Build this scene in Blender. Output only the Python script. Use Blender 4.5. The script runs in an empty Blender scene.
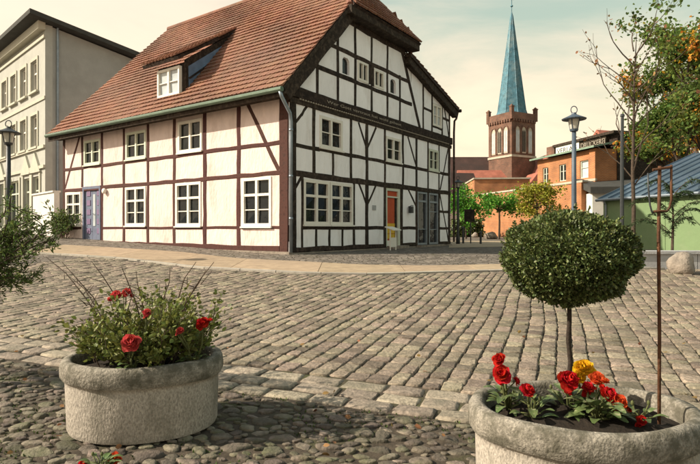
import bpy, bmesh, math, random
import numpy as np
from mathutils import Vector, Matrix

# ------------------------------------------------------------------ camera, sky, sun, exposure
S = bpy.context.scene
COL = S.collection
R = math.radians
EYE = 1.15                      # camera height above the near paving
FPX = 534.0                     # focal length in photo pixels (700 wide)
cam = bpy.data.cameras.new('Camera'); camo = bpy.data.objects.new('Camera', cam); COL.objects.link(camo)
camo.location = (0, 0, EYE); camo.rotation_euler = (R(90), 0, 0)
cam.sensor_width = 36; cam.lens = FPX / 700 * 36; cam.shift_y = -3 / 700
cam.clip_start = 0.05; cam.clip_end = 4000
S.camera = camo

SUN_ELEV = R(35)
SUN_AZ = math.atan2(-0.992, -0.12)          # direction towards the sun in plan: (x, y) = (-.992, -.12)
w = bpy.data.worlds.new('World'); S.world = w; w.use_nodes = True
nt = w.node_tree; nt.nodes.clear(); N = nt.nodes.new; L = nt.links.new
sky = N('ShaderNodeTexSky'); sky.sky_type = 'NISHITA'; sky.sun_disc = False
sky.sun_elevation = SUN_ELEV; sky.sun_rotation = SUN_AZ
sky.air_density = 1.3; sky.dust_density = 3.0
bg1 = N('ShaderNodeBackground'); bg1.inputs['Strength'].default_value = 0.12; L(sky.outputs[0], bg1.inputs[0])
tc = N('ShaderNodeTexCoord')
mp = N('ShaderNodeMapping'); mp.inputs['Scale'].default_value = (1.0, 1.0, 3.2); mp.inputs['Rotation'].default_value = (0, R(12), 0); L(tc.outputs['Generated'], mp.inputs[0])
nz = N('ShaderNodeTexNoise'); nz.inputs['Scale'].default_value = 2.6; nz.inputs['Detail'].default_value = 8; nz.inputs['Roughness'].default_value = .58; nz.inputs['Distortion'].default_value = .5
L(mp.outputs[0], nz.inputs[0])
sx = N('ShaderNodeSeparateXYZ'); L(tc.outputs['Generated'], sx.inputs[0])
def vm(op, a, b):
    n = N('ShaderNodeMath'); n.operation = op
    for k, v in enumerate((a, b)):
        if hasattr(v, 'links') or hasattr(v, 'is_linked'): L(v, n.inputs[k])
        else: n.inputs[k].default_value = v
    return n.outputs[0]
# clearer air: grows with height and with the angle away from the sun (the sun stands at -x)
clear = vm('ADD', vm('MULTIPLY', sx.outputs[2], 1.5), vm('MULTIPLY', sx.outputs[0], .55))
clear = vm('ADD', clear, vm('MULTIPLY', vm('SUBTRACT', nz.outputs['Fac'], .5), 1.5))
cl = N('ShaderNodeMapRange'); cl.interpolation_type = 'SMOOTHSTEP'; cl.inputs[1].default_value = .18; cl.inputs[2].default_value = 1.0; L(clear, cl.inputs[0])
cm = N('ShaderNodeMix'); cm.data_type = 'RGBA'; L(cl.outputs[0], cm.inputs[0])
cm.inputs[6].default_value = (1.13, 0.91, 0.64, 1); cm.inputs[7].default_value = (0.50, 0.60, 0.45, 1)
bg2 = N('ShaderNodeBackground'); bg2.inputs['Strength'].default_value = 0.76; L(cm.outputs[2], bg2.inputs[0])
hz = N('ShaderNodeMapRange'); hz.inputs[1].default_value = .15; hz.inputs[2].default_value = .85; hz.inputs[3].default_value = .97; hz.inputs[4].default_value = .35   # haze thins upwards
L(sx.outputs[2], hz.inputs[0])
mx = N('ShaderNodeMixShader'); L(hz.outputs[0], mx.inputs[0])
L(bg1.outputs[0], mx.inputs[1]); L(bg2.outputs[0], mx.inputs[2])
wo = N('ShaderNodeOutputWorld'); L(mx.outputs[0], wo.inputs[0])

sl = bpy.data.lights.new('Sun', 'SUN'); sl.energy = 5.0; sl.angle = R(.53); sl.color = (1, .89, .72)
so = bpy.data.objects.new('Sun', sl); COL.objects.link(so)
sd = Vector((-.992 * math.cos(SUN_ELEV), -.12 * math.cos(SUN_ELEV), math.sin(SUN_ELEV))).normalized()
so.rotation_euler = sd.to_track_quat('Z', 'Y').to_euler(); so.location = sd * 60
S.view_settings.view_transform = 'Standard'; S.view_settings.look = 'None'
S.view_settings.exposure = 0.6; S.view_settings.gamma = 1.0; S.view_settings.use_curve_mapping = False
S.render.engine = 'CYCLES'; S.cycles.use_denoising = True; S.cycles.max_bounces = 6
S.cycles.diffuse_bounces = 3; S.cycles.transmission_bounces = 4

rng = random.Random(7)
nrg = np.random.default_rng(7)

# ------------------------------------------------------------------ helpers
def P(px, py, Y):
    """world point seen at photo pixel (px,py) at depth Y"""
    return Vector(((px - 350) / FPX * Y, Y, EYE - (py - 229) / FPX * Y))

def sstep(t):
    t = max(0., min(1., t)); return t * t * (3 - 2 * t)

def zg(x, y):
    """height of the ground: flat by the planters, rising 5 % to the house"""
    if y < 3.2: z = 0.
    elif y < 4.8: z = .05 * (y - 3.2) ** 2 / 3.2
    else: z = .04 + .05 * (y - 4.8)
    if y > 14: 
        wl = sstep((-x - 1.0) / 4.0)
        z = .5 + (.05 * (min(y, 26) - 14) if y > 14 else 0) * wl
    return z

class MB:
    def __init__(s): s.v = []; s.f = []; s.mi = []; s.m = 0
    def add(s, vs, fs):
        o = len(s.v); s.v += [tuple(p) for p in vs]; s.f += [tuple(i + o for i in f) for f in fs]; s.mi += [s.m] * len(fs)
    def box(s, x0, x1, y0, y1, z0, z1):
        s.add([(x0,y0,z0),(x1,y0,z0),(x1,y1,z0),(x0,y1,z0),(x0,y0,z1),(x1,y0,z1),(x1,y1,z1),(x0,y1,z1)],
              [(0,3,2,1),(4,5,6,7),(0,1,5,4),(1,2,6,5),(2,3,7,6),(3,0,4,7)])
    def hexa(s, lo, hi):
        n = len(lo)
        s.add(list(lo) + list(hi), [tuple(range(n))[::-1], tuple(range(n, 2*n))] + [(i, (i+1) % n, (i+1) % n + n, i + n) for i in range(n)])
    def tube(s, pts, rad, n=8, cap=True):
        pts = [Vector(p) for p in pts]
        if not hasattr(rad, '__len__'): rad = [rad] * len(pts)
        o = len(s.v); prev = None; vs = []; fs = []
        for i, p in enumerate(pts):
            d = (pts[min(i+1, len(pts)-1)] - pts[max(i-1, 0)])
            d = d.normalized() if d.length > 1e-9 else Vector((0,0,1))
            if prev is None:
                a = Vector((1,0,0)) if abs(d.x) < .9 else Vector((0,1,0))
                u = d.cross(a).normalized()
            else:
                u = (prev - d * prev.dot(d)); u = u.normalized() if u.length > 1e-6 else d.orthogonal().normalized()
            prev = u; v_ = d.cross(u)
            for k in range(n):
                t = 2 * math.pi * k / n
                vs.append(p + (u * math.cos(t) + v_ * math.sin(t)) * rad[i])
        for i in range(len(pts) - 1):
            for k in range(n):
                fs.append((i*n+k, i*n+(k+1) % n, (i+1)*n+(k+1) % n, (i+1)*n+k))
        if cap:
            fs.append(tuple(range(n))[::-1]); fs.append(tuple((len(pts)-1)*n+k for k in range(n)))
        s.add(vs, fs)
    def lathe(s, prof, n=32, c=(0,0,0), close=False):
        vs = []; fs = []
        for (r, z) in prof:
            for k in range(n):
                t = 2 * math.pi * k / n
                vs.append((c[0] + r*math.cos(t), c[1] + r*math.sin(t), c[2] + z))
        m = len(prof)
        for i in range(m - (0 if close else 1)):
            j = (i+1) % m
            for k in range(n):
                fs.append((i*n+k, i*n+(k+1) % n, j*n+(k+1) % n, j*n+k))
        s.add(vs, fs)
    def mesh(s, name, mats, smooth=False, recalc=True):
        me = bpy.data.meshes.new(name); me.from_pydata(s.v, [], s.f)
        for m in (mats if isinstance(mats, (list, tuple)) else [mats]): me.materials.append(m)
        if any(s.mi): me.polygons.foreach_set('material_index', s.mi)
        if recalc and len(s.f) < 30000:
            bm = bmesh.new(); bm.from_mesh(me); bmesh.ops.recalc_face_normals(bm, faces=bm.faces); bm.to_mesh(me); bm.free()
        if smooth: me.polygons.foreach_set('use_smooth', [True] * len(me.polygons))
        me.update(); return me
    def build(s, name, mats, parent=None, smooth=False, recalc=True):
        return link(name, s.mesh(name, mats, smooth, recalc), parent)

def link(name, data, parent=None, loc=None, rot=None):
    o = bpy.data.objects.new(name, data); COL.objects.link(o)
    if parent is not None: o.parent = parent
    if loc is not None: o.location = loc
    if rot is not None: o.rotation_euler = rot
    return o
def thing(name, label, cat, loc=(0,0,0), rz=0, group=None):
    o = link(name, None, None, loc, (0,0,rz)); o.empty_display_size = .2
    return tag(o, label, cat, group)
def tag(o, label, cat=None, group=None):
    o['label'] = label
    if cat: o['category'] = cat
    if group: o['group'] = group
    return o
def struct(o): o['kind'] = 'structure'; return o
def stuff(o): o['kind'] = 'stuff'; return o

# ------------------------------------------------------------------ materials
MATS = {}
def mat(name, col, rough=.85, var=.18, scale=6, bump=.25, bscale=45, col2=None, c2=(.45, .62), s2=2.5, isl=0., spec=.25, metal=0., transl=None, obj=False, stretch=None):
    m = bpy.data.materials.new(name); m.use_nodes = True; t = m.node_tree; t.nodes.clear(); N = t.nodes.new; L = t.links.new
    out = N('ShaderNodeOutputMaterial'); bs = N('ShaderNodeBsdfPrincipled'); L(bs.outputs[0], out.inputs[0])
    if obj: src = N('ShaderNodeTexCoord').outputs['Object']
    else: src = N('ShaderNodeNewGeometry').outputs['Position']
    if stretch:
        mp = N('ShaderNodeMapping'); mp.inputs['Scale'].default_value = stretch; L(src, mp.inputs[0]); src = mp.outputs[0]
    n1 = N('ShaderNodeTexNoise'); n1.inputs['Scale'].default_value = scale; n1.inputs['Detail'].default_value = 6; n1.inputs['Roughness'].default_value = .6; L(src, n1.inputs[0])
    r1 = N('ShaderNodeValToRGB'); L(n1.outputs['Fac'], r1.inputs[0])
    lo = [c * (1 - var) for c in col]; hi = [min(1, c * (1 + var)) for c in col]
    r1.color_ramp.elements[0].position = .3; r1.color_ramp.elements[0].color = (*lo, 1)
    r1.color_ramp.elements[1].position = .7; r1.color_ramp.elements[1].color = (*hi, 1)
    c = r1.outputs[0]
    if col2:
        n2 = N('ShaderNodeTexNoise'); n2.inputs['Scale'].default_value = s2; n2.inputs['Detail'].default_value = 5; n2.inputs['Roughness'].default_value = .65; L(src, n2.inputs[0])
        r2 = N('ShaderNodeMapRange'); r2.inputs[1].default_value = c2[0]; r2.inputs[2].default_value = c2[1]; L(n2.outputs['Fac'], r2.inputs[0])
        mix = N('ShaderNodeMix'); mix.data_type = 'RGBA'; L(r2.outputs[0], mix.inputs[0]); L(c, mix.inputs[6]); mix.inputs[7].default_value = (*col2, 1); c = mix.outputs[2]
    if isl:
        g = N('ShaderNodeNewGeometry'); oi = N('ShaderNodeObjectInfo')
        ad = N('ShaderNodeMath'); ad.operation = 'ADD'; L(g.outputs['Random Per Island'], ad.inputs[0]); L(oi.outputs['Random'], ad.inputs[1])
        fr = N('ShaderNodeMath'); fr.operation = 'FRACT'; L(ad.outputs[0], fr.inputs[0])
        mr = N('ShaderNodeMapRange'); mr.inputs[3].default_value = 1 - isl; mr.inputs[4].default_value = 1 + isl; L(fr.outputs[0], mr.inputs[0])
        hs = N('ShaderNodeHueSaturation'); L(mr.outputs[0], hs.inputs['Value']); L(c, hs.inputs['Color'])
        f2 = N('ShaderNodeMath'); f2.operation = 'MULTIPLY'; f2.inputs[1].default_value = 7.31; L(fr.outputs[0], f2.inputs[0])
        f3 = N('ShaderNodeMath'); f3.operation = 'FRACT'; L(f2.outputs[0], f3.inputs[0])
        mh = N('ShaderNodeMapRange'); mh.inputs[3].default_value = .5 - isl * .06; mh.inputs[4].default_value = .5 + isl * .06; L(f3.outputs[0], mh.inputs[0]); L(mh.outputs[0], hs.inputs['Hue'])
        c = hs.outputs[0]
    L(c, bs.inputs['Base Color'])
    bs.inputs['Roughness'].default_value = rough; bs.inputs['Metallic'].default_value = metal
    bs.inputs['Specular IOR Level'].default_value = spec
    if bump:
        nb = N('ShaderNodeTexNoise'); nb.inputs['Scale'].default_value = bscale; nb.inputs['Detail'].default_value = 4; L(src, nb.inputs[0])
        bp = N('ShaderNodeBump'); bp.inputs['Strength'].default_value = bump; bp.inputs['Distance'].default_value = .5 / bscale; L(nb.outputs['Fac'], bp.inputs['Height']); L(bp.outputs[0], bs.inputs['Normal'])
    if transl:
        tr = N('ShaderNodeBsdfTranslucent'); mm = N('ShaderNodeMixShader'); mm.inputs[0].default_value = transl
        L(c, tr.inputs[0]); L(bs.outputs[0], mm.inputs[1]); L(tr.outputs[0], mm.inputs[2]); L(mm.outputs[0], out.inputs[0])
    MATS[name] = m; return m

def brickmat(name, c1, c2, mortar, bw=.25, bh=.075, ms=.011):
    m = bpy.data.materials.new(name); m.use_nodes = True; t = m.node_tree; N = t.nodes.new; L = t.links.new; bs = t.nodes['Principled BSDF']
    tc = N('ShaderNodeTexCoord'); sp = N('ShaderNodeSeparateXYZ'); L(tc.outputs['Object'], sp.inputs[0])
    ad = N('ShaderNodeMath'); ad.operation = 'ADD'; L(sp.outputs[0], ad.inputs[0]); L(sp.outputs[1], ad.inputs[1])
    cb = N('ShaderNodeCombineXYZ'); L(ad.outputs[0], cb.inputs[0]); L(sp.outputs[2], cb.inputs[1])
    bk = N('ShaderNodeTexBrick'); L(cb.outputs[0], bk.inputs[0]); bk.inputs['Scale'].default_value = 1
    bk.inputs['Brick Width'].default_value = bw; bk.inputs['Row Height'].default_value = bh; bk.inputs['Mortar Size'].default_value = ms
    bk.inputs['Color1'].default_value = (*c1, 1); bk.inputs['Color2'].default_value = (*c2, 1); bk.inputs['Mortar'].default_value = (*mortar, 1)
    nz = N('ShaderNodeTexNoise'); nz.inputs['Scale'].default_value = .8; nz.inputs['Detail'].default_value = 6; L(tc.outputs['Object'], nz.inputs[0])
    mr = N('ShaderNodeMapRange'); mr.inputs[1].default_value = .3; mr.inputs[2].default_value = .7; mr.inputs[3].default_value = .6; mr.inputs[4].default_value = 1.25; L(nz.outputs['Fac'], mr.inputs[0])
    hs = N('ShaderNodeHueSaturation'); L(bk.outputs[0], hs.inputs['Color']); L(mr.outputs[0], hs.inputs['Value']); L(hs.outputs[0], bs.inputs['Base Color'])
    bs.inputs['Roughness'].default_value = .9; MATS[name] = m; return m

mat('bed', (.062, .048, .034), .95, .4, 12, .8, 60, col2=(.06, .062, .025), c2=(.52, .66), s2=1.6)
mat('sett', (.205, .166, .122), .82, .5, 32, 1.0, 55, col2=(.14, .115, .08), c2=(.48, .68), s2=5, isl=.36, spec=.35)
mat('slabstone', (.25, .207, .157), .8, .45, 28, .9, 55, col2=(.17, .15, .11), c2=(.5, .7), s2=4, isl=.2, spec=.35)
mat('fieldstone', (.125, .102, .078), .8, .45, 22, 1.0, 45, col2=(.085, .078, .045), c2=(.46, .62), s2=3.5, isl=.42, spec=.35)
mat('path', (.33, .25, .168), .9, .22, 5, .5, 60, col2=(.28, .215, .15), c2=(.5, .68), s2=.8, isl=.07)
mat('kerb', (.34, .31, .26), .85, .2, 10, .3, 60, isl=.15)
mat('plaster_cream', (.72, .59, .545), .92, .08, 4, .6, 12, col2=(.54, .42, .37), c2=(.52, .74), s2=1.8, isl=.04, obj=True, stretch=(1, 1, .4))
mat('plaster_white', (.90, .87, .87), .92, .05, 3, .5, 14, col2=(.74, .69, .66), c2=(.52, .74), s2=2.2, isl=.04, obj=True, stretch=(1, 1, .4))
mat('plinth', (.25, .21, .17), .95, .35, 7, .6, 30)
mat('timber_red', (.085, .034, .028), .88, .45, 9, .7, 60, col2=(.05, .024, .02), c2=(.46, .66), s2=9, isl=.2)
mat('timber_dark', (.032, .022, .016), .88, .45, 9, .7, 60, col2=(.075, .055, .04), c2=(.5, .7), s2=9, isl=.25)
mat('dark_core', (.03, .025, .02), .95, .1, 4, 0)
mat('roof_tile', (.235, .112, .070), .85, .16, 3, .4, 50, col2=(.165, .095, .068), c2=(.40, .66), s2=.35, isl=.13)
mat('frame_white', (.74, .70, .62), .6, .05, 5, .1, 40, spec=.35)
mat('frame_green', (.60, .62, .50), .6, .06, 5, .1, 40)
mat('glass', (.010, .013, .015), .05, .3, 2, .08, 3, spec=.3)
mat('glass_blue', (.16, .24, .36), .12, .3, 1.5, .05, 3, spec=.5)
mat('glass_pale', (.42, .46, .48), .15, .2, 1.2, .04, 3, spec=.5)
mat('door_blue', (.135, .155, .22), .55, .15, 6, .1, 40)
mat('door_inset', (.19, .13, .22), .5, .15, 6, .1, 40)
mat('door_red', (.46, .07, .02), .5, .18, 4, .1, 30)
mat('door_yellow', (.62, .38, .03), .5, .12, 4, .1, 30)
mat('zinc', (.25, .29, .33), .45, .15, 5, .1, 30, metal=.6)
mat('gutter_green', (.10, .14, .10), .5, .2, 5, .1, 30, metal=.2)
mat('letter', (.30, .26, .21), .8, .1, 30, 0)
mat('ink', (.03, .03, .03), .8, .1, 30, 0)
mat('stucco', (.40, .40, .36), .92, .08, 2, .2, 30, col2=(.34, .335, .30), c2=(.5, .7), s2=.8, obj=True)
mat('stucco_shaded', (.31, .31, .29), .92, .08, 1.5, .25, 20, col2=(.26, .26, .24), c2=(.5, .7), s2=.5, obj=True)  # darker copy of the front stucco: the side wall's shade put into its colour
mat('cornice', (.47, .45, .37), .9, .06, 3, .1, 30, obj=True)
mat('roof_felt', (.055, .055, .05), .9, .2, 3, .1, 20)
mat('lamp_iron', (.030, .034, .036), .5, .2, 12, .15, 40, spec=.5)
mat('lamp_blue', (.060, .085, .115), .5, .15, 12, .12, 40, spec=.5)
mat('lamp_glass', (.50, .48, .42), .2, .1, 4, 0, spec=.5)
mat('concrete', (.36, .32, .27), .92, .45, 120, 1.0, 90, col2=(.17, .155, .12), c2=(.48, .68), s2=4, stretch=(1, 1, .55))
mat('concrete_rim', (.25, .225, .185), .95, .5, 110, 1.0, 80, col2=(.11, .10, .075), c2=(.42, .6), s2=14)
mat('soil', (.022, .016, .011), 1, .4, 30, .9, 60)
mat('bark', (.075, .055, .04), .95, .35, 14, .7, 50)
mat('stem_dark', (.035, .026, .02), .95, .4, 40, .8, 90)
mat('bark_pale', (.16, .135, .10), .95, .3, 14, .6, 50)
mat('box_leaf', (.095, .122, .036), .5, .4, 14, 0, isl=.6, transl=.12, spec=.4)
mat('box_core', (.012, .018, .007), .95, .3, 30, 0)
mat('shrub_leaf', (.095, .135, .036), .6, .4, 8, 0, isl=.55, transl=.38)
mat('plant_leaf', (.15, .17, .04), .55, .3, 12, 0, isl=.5, transl=.25, spec=.35)
mat('begonia_leaf', (.085, .12, .04), .45, .35, 20, .2, 40, col2=(.30, .30, .17), c2=(.55, .7), s2=26, isl=.3, transl=.15, spec=.4)
mat('petal_red', (.52, .022, .016), .85, .45, 60, .3, 120, isl=.12, transl=.4, spec=.08)
mat('petal_pink', (.58, .085, .075), .85, .4, 60, .3, 120, isl=.12, transl=.4, spec=.08)
mat('petal_yellow', (.74, .44, .02), .85, .3, 60, .3, 120, isl=.12, transl=.4, spec=.08)
mat('petal_orange', (.62, .10, .028), .85, .4, 60, .3, 120, isl=.12, transl=.4, spec=.08)
mat('stem', (.09, .10, .035), .7, .3, 20, 0)
mat('twig', (.10, .07, .05), .9, .3, 20, .3, 60)
mat('rust', (.10, .045, .022), .85, .45, 22, .6, 80, col2=(.06, .035, .022), c2=(.5, .66), s2=9)
mat('tree_leaf', (.105, .165, .034), .6, .4, .9, 0, col2=(.20, .19, .03), c2=(.5, .66), s2=.6, isl=.45, transl=.42)
mat('tree_leaf_orange', (.42, .20, .022), .6, .3, 3, 0, isl=.45, transl=.3)
mat('street_leaf', (.10, .27, .03), .6, .3, 3, 0, isl=.45, transl=.3)
mat('street_leaf_yellow', (.28, .27, .03), .6, .3, 3, 0, isl=.4, transl=.3)
mat('dead_leaf', (.22, .12, .05), .8, .4, 20, 0, isl=.5, transl=.2)
mat('needle', (.035, .06, .022), .6, .3, 10, 0, isl=.4, transl=.12)
mat('copper', (.058, .145, .185), .5, .35, 1.6, .3, 5, col2=(.14, .20, .21), c2=(.5, .68), s2=.5, isl=.15, metal=.15)
brickmat('church_brick', (.19, .07, .037), (.10, .042, .026), (.15, .12, .09))
brickmat('orange_brick', (.43, .145, .04), (.34, .11, .034), (.36, .24, .14))
mat('church_roof', (.06, .034, .028), .9, .3, .8, .3, 8, col2=(.045, .03, .026), c2=(.45, .65), s2=.3)
mat('church_roof_red', (.30, .11, .075), .9, .3, .8, .3, 8)
mat('stone_trim', (.42, .38, .30), .9, .15, 2, .1, 10)
mat('green_panel', (.17, .245, .12), .7, .07, 1.5, .1, 12, col2=(.21, .27, .15), c2=(.5, .7), s2=.7)
mat('blue_roof', (.13, .18, .235), .3, .2, 1.5, .15, 8, isl=.12, metal=.5, spec=.5)
mat('concrete_wall', (.36, .36, .36), .9, .15, 4, .3, 40)
mat('white_wall', (.62, .60, .55), .9, .08, 2, .15, 20)
mat('rock', (.26, .22, .18), .9, .35, 5, .8, 14)
mat('copper_green', (.19, .27, .20), .7, .2, 3, .1, 20)
mat('moss', (.055, .085, .02), .95, .4, 20, 0, isl=.4, transl=.2)
M = MATS
def cobble_ground():
    m = M['bed']; t = m.node_tree; N = t.nodes.new; L = t.links.new
    bs = [n for n in t.nodes if n.type == 'BSDF_PRINCIPLED'][0]
    g = N('ShaderNodeNewGeometry')
    v = N('ShaderNodeTexVoronoi'); v.feature = 'DISTANCE_TO_EDGE'; v.inputs['Scale'].default_value = 6.5; L(g.outputs['Position'], v.inputs[0])
    v2 = N('ShaderNodeTexVoronoi'); v2.inputs['Scale'].default_value = 6.5; L(g.outputs['Position'], v2.inputs[0])
    mr = N('ShaderNodeMapRange'); mr.inputs[2].default_value = .1; L(v.outputs['Distance'], mr.inputs[0])
    sx = N('ShaderNodeSeparateXYZ'); L(g.outputs['Position'], sx.inputs[0])
    far = N('ShaderNodeMapRange'); far.inputs[1].default_value = 9.2; far.inputs[2].default_value = 9.6; L(sx.outputs[1], far.inputs[0])
    hs = N('ShaderNodeHueSaturation'); hs.inputs['Color'].default_value = (.17, .145, .12, 1)
    sp = N('ShaderNodeSeparateColor'); L(v2.outputs['Color'], sp.inputs[0])
    m2 = N('ShaderNodeMapRange'); m2.inputs[3].default_value = .6; m2.inputs[4].default_value = 1.35; L(sp.outputs[0], m2.inputs[0]); L(m2.outputs[0], hs.inputs['Value'])
    mixf = N('ShaderNodeMath'); mixf.operation = 'MULTIPLY'; L(mr.outputs[0], mixf.inputs[0]); L(far.outputs[0], mixf.inputs[1])
    mix = N('ShaderNodeMix'); mix.data_type = 'RGBA'; L(mixf.outputs[0], mix.inputs[0])
    old = bs.inputs['Base Color'].links[0].from_socket
    L(old, mix.inputs[6]); L(hs.outputs[0], mix.inputs[7]); L(mix.outputs[2], bs.inputs['Base Color'])
    bp = N('ShaderNodeBump'); bp.inputs['Strength'].default_value = .8; bp.inputs['Distance'].default_value = .02; L(mixf.outputs[0], bp.inputs['Height'])
    oldn = bs.inputs['Normal'].links[0].from_socket; L(oldn, bp.inputs['Normal']); L(bp.outputs[0], bs.inputs['Normal'])
cobble_ground()

# ------------------------------------------------------------------ ground
def ground_depth(px, py):
    """depth at which the ground is seen at a photo pixel"""
    lo, hi = 1.5, 80.
    for _ in range(60):
        mid = (lo + hi) / 2
        p = P(px, py, mid)
        if p.z > zg(p.x, p.y): lo = mid
        else: hi = mid
    return (lo + hi) / 2
def G(px, py):
    p = P(px, py, ground_depth(px, py)); return (p.x, p.y)

xs = [-1500, -400, -120, -60, -40] + [v * .5 for v in range(-60, 61)] + [40, 60, 120, 400, 1500]
ys = [-40, -10, -4, 0] + [.25 * v for v in range(2, 120)] + [30, 34, 40, 50, 70, 100, 160, 300, 800, 3000]
xs = sorted(set(xs)); ys = sorted(set(ys))
mb = MB(); nx = len(xs)
mb.v = [(x, y, zg(x, y) - .016) for y in ys for x in xs]
mb.f = [(j*nx+i, j*nx+i+1, (j+1)*nx+i+1, (j+1)*nx+i) for j in range(len(ys)-1) for i in range(nx-1)]
mb.mi = [0] * len(mb.f)
ground = struct(mb.build('ground', M['bed'], recalc=False))

# kerb line between sett field and the pale path, as seen from the square
kerb_px = [(-40, 250), (49, 254), (120, 258.5), (200, 268), (307, 273.5), (371, 274.5), (496, 271), (600, 269), (760, 268)]
kerb_pts = [G(*p) for p in kerb_px]
up_px = [(-40, 244), (62, 245), (100, 247), (180, 252), (235, 258.5), (308, 262), (360, 265), (430, 266), (496, 264.5), (600, 263.5), (760, 263)]
up_pts = [G(*p) for p in up_px]
def interp(pts, x):
    if x <= pts[0][0]: return pts[0][1]
    for a, b in zip(pts, pts[1:]):
        if a[0] <= x <= b[0]: return a[1] + (b[1]-a[1]) * (x-a[0]) / (b[0]-a[0] + 1e-9)
    return pts[-1][1]
# path of pale slabs: one slab per step along x
footpath = struct(link('footpath', None)); footpath.empty_display_size = .2
x = -9.0; k = 0
def strip(name, x0, x1, fa, fb, top, thick, m, parent, ny=4):
    mbs = MB(); lo = []; 
    n = 3
    for i in range(n + 1):
        xx = x0 + (x1 - x0) * i / n
        for j in range(ny + 1):
            yy = fa(xx) + (fb(xx) - fa(xx)) * j / ny
            mbs.v.append((xx, yy, zg(xx, yy) + top))
    W = ny + 1
    for i in range(n):
        for j in range(ny): mbs.f.append((i*W+j, (i+1)*W+j, (i+1)*W+j+1, i*W+j+1))
    o = len(mbs.v)
    ring = [i*W for i in range(n+1)] + [n*W+j for j in range(1, W)] + [i*W+ny for i in range(n-1, -1, -1)] + [j for j in range(ny-1, 0, -1)]
    for r in ring: v = mbs.v[r]; mbs.v.append((v[0], v[1], v[2] - thick))
    for a in range(len(ring)):
        b = (a+1) % len(ring); mbs.f.append((ring[b], ring[a], o+a, o+b))
    mbs.mi = [0] * len(mbs.f)
    return mbs.build(name, m, parent, recalc=True)
while x < 9.5:
    wd = rng.uniform(1.4, 2.2)
    strip('slab', x, x + wd - .012, lambda q: interp(kerb_pts, q) + .13, lambda q: interp(up_pts, q), .012, .06, M['path'], footpath)
    x += wd
x = -9.0
while x < 9.5:
    wd = rng.uniform(.7, 1.0)
    strip('kerb_stone', x, x + wd - .015, lambda q: interp(kerb_pts, q), lambda q: interp(kerb_pts, q) + .12, .02 + rng.uniform(-.004, .004), .08, M['kerb'], footpath, 1)
    x += wd

# sett field --------------------------------------------------------
AN = R(-21.5)
bdir = Vector((math.cos(AN), math.sin(AN))); adir = Vector((-bdir.y, bdir.x))
org = Vector((-.39, 4.22))            # a point on the far edge of the border rows
def hw(px_margin, y): return (350 + px_margin) / FPX * y
def sett_geo(r, L_, W_, h=.05, dome=.003, jit=.008, inset=.010):
    a, b = L_/2, W_/2; vs = []
    def ring(s, z, j):
        for (sx, sy) in ((-1,-1),(0,-1.02),(1,-1),(1.02,0),(1,1),(0,1.02),(-1,1),(-1.02,0)):
            vs.append((sx*(a-s) + r.uniform(-j, j), sy*(b-s) + r.uniform(-j, j), z + r.uniform(-j, j)*.35))
    ring(-.002, -h, jit*.4); ring(0, -inset*.75, jit*.8); ring(inset, 0, jit*.8)
    vs.append((r.uniform(-.2, .2)*a, r.uniform(-.2, .2)*b, dome))
    fs = []
    for k in range(2):
        for i in range(8): fs.append((k*8+i, k*8+(i+1) % 8, (k+1)*8+(i+1) % 8, (k+1)*8+i))
    for i in range(8): fs.append((16+i, 16+(i+1) % 8, 24))
    return vs, fs
setts = []
j = 0; bb = -9.0
while bb < 9.5:
    W_ = rng.uniform(.125, .17); aa = .0 + rng.uniform(0, .03)
    while aa < 9.0:
        L_ = rng.choice((rng.uniform(.11, .17), rng.uniform(.15, .22)))
        c = org + bdir * (bb + W_/2 + .035*math.sin(aa*.8+bb*.3) + .009*math.sin(aa*2.3+bb*.5+1)) + adir * (aa + L_/2)
        if c.y > 2 and abs(c.x) < hw(45, c.y) and c.y < interp(kerb_pts, c.x) - .10:
            setts.append((c.y, c.x, L_ - rng.uniform(.016, .03), W_ - rng.uniform(.008, .022)))
        aa += L_
    bb += W_
setts.sort()
paving = struct(link('sett_paving', None)); paving.empty_display_size = .2
def flat_tops(me_):
    me_.polygons.foreach_set('use_smooth', [len(p_.vertices) == 4 for p_ in me_.polygons]); return me_
var = []
for k in range(14):
    r_ = random.Random(100 + k); m_ = MB(); m_.add(*sett_geo(r_, .19, .15)); var.append(flat_tops(m_.mesh('sett', M['sett'])))
field = MB(); cnt = 0
base_ang = math.atan2(adir.y, adir.x)
def slope_rot(x, y, ang):
    e = .05
    n = Vector((-(zg(x+e, y)-zg(x-e, y))/(2*e), -(zg(x, y+e)-zg(x, y-e))/(2*e), 1)).normalized()
    q = Vector((0,0,1)).rotation_difference(n)
    return (q.to_matrix() @ Matrix.Rotation(ang, 3, 'Z'))
for (y, x, L_, W_) in setts:
    tilt = Matrix.Rotation(rng.gauss(0, .016), 3, 'X') @ Matrix.Rotation(rng.gauss(0, .016), 3, 'Y')
    rot = slope_rot(x, y, base_ang + rng.gauss(0, .03)) @ tilt
    z = zg(x, y) + rng.gauss(0, .004)
    if cnt < 300 and abs(x) < hw(0, y):
        o = link('sett', rng.choice(var), paving); o.matrix_local = Matrix.Translation((x, y, z)) @ rot.to_4x4() @ Matrix.Diagonal((L_/.19, W_/.15, 1, 1)); cnt += 1
    else:
        vs, fs = sett_geo(rng, L_, W_)
        field.add([rot @ Vector(v) + Vector((x, y, z)) for v in vs], fs)
flat_tops(stuff(field.build('distant_setts', M['sett'], paving, recalc=False)).data)
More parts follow.
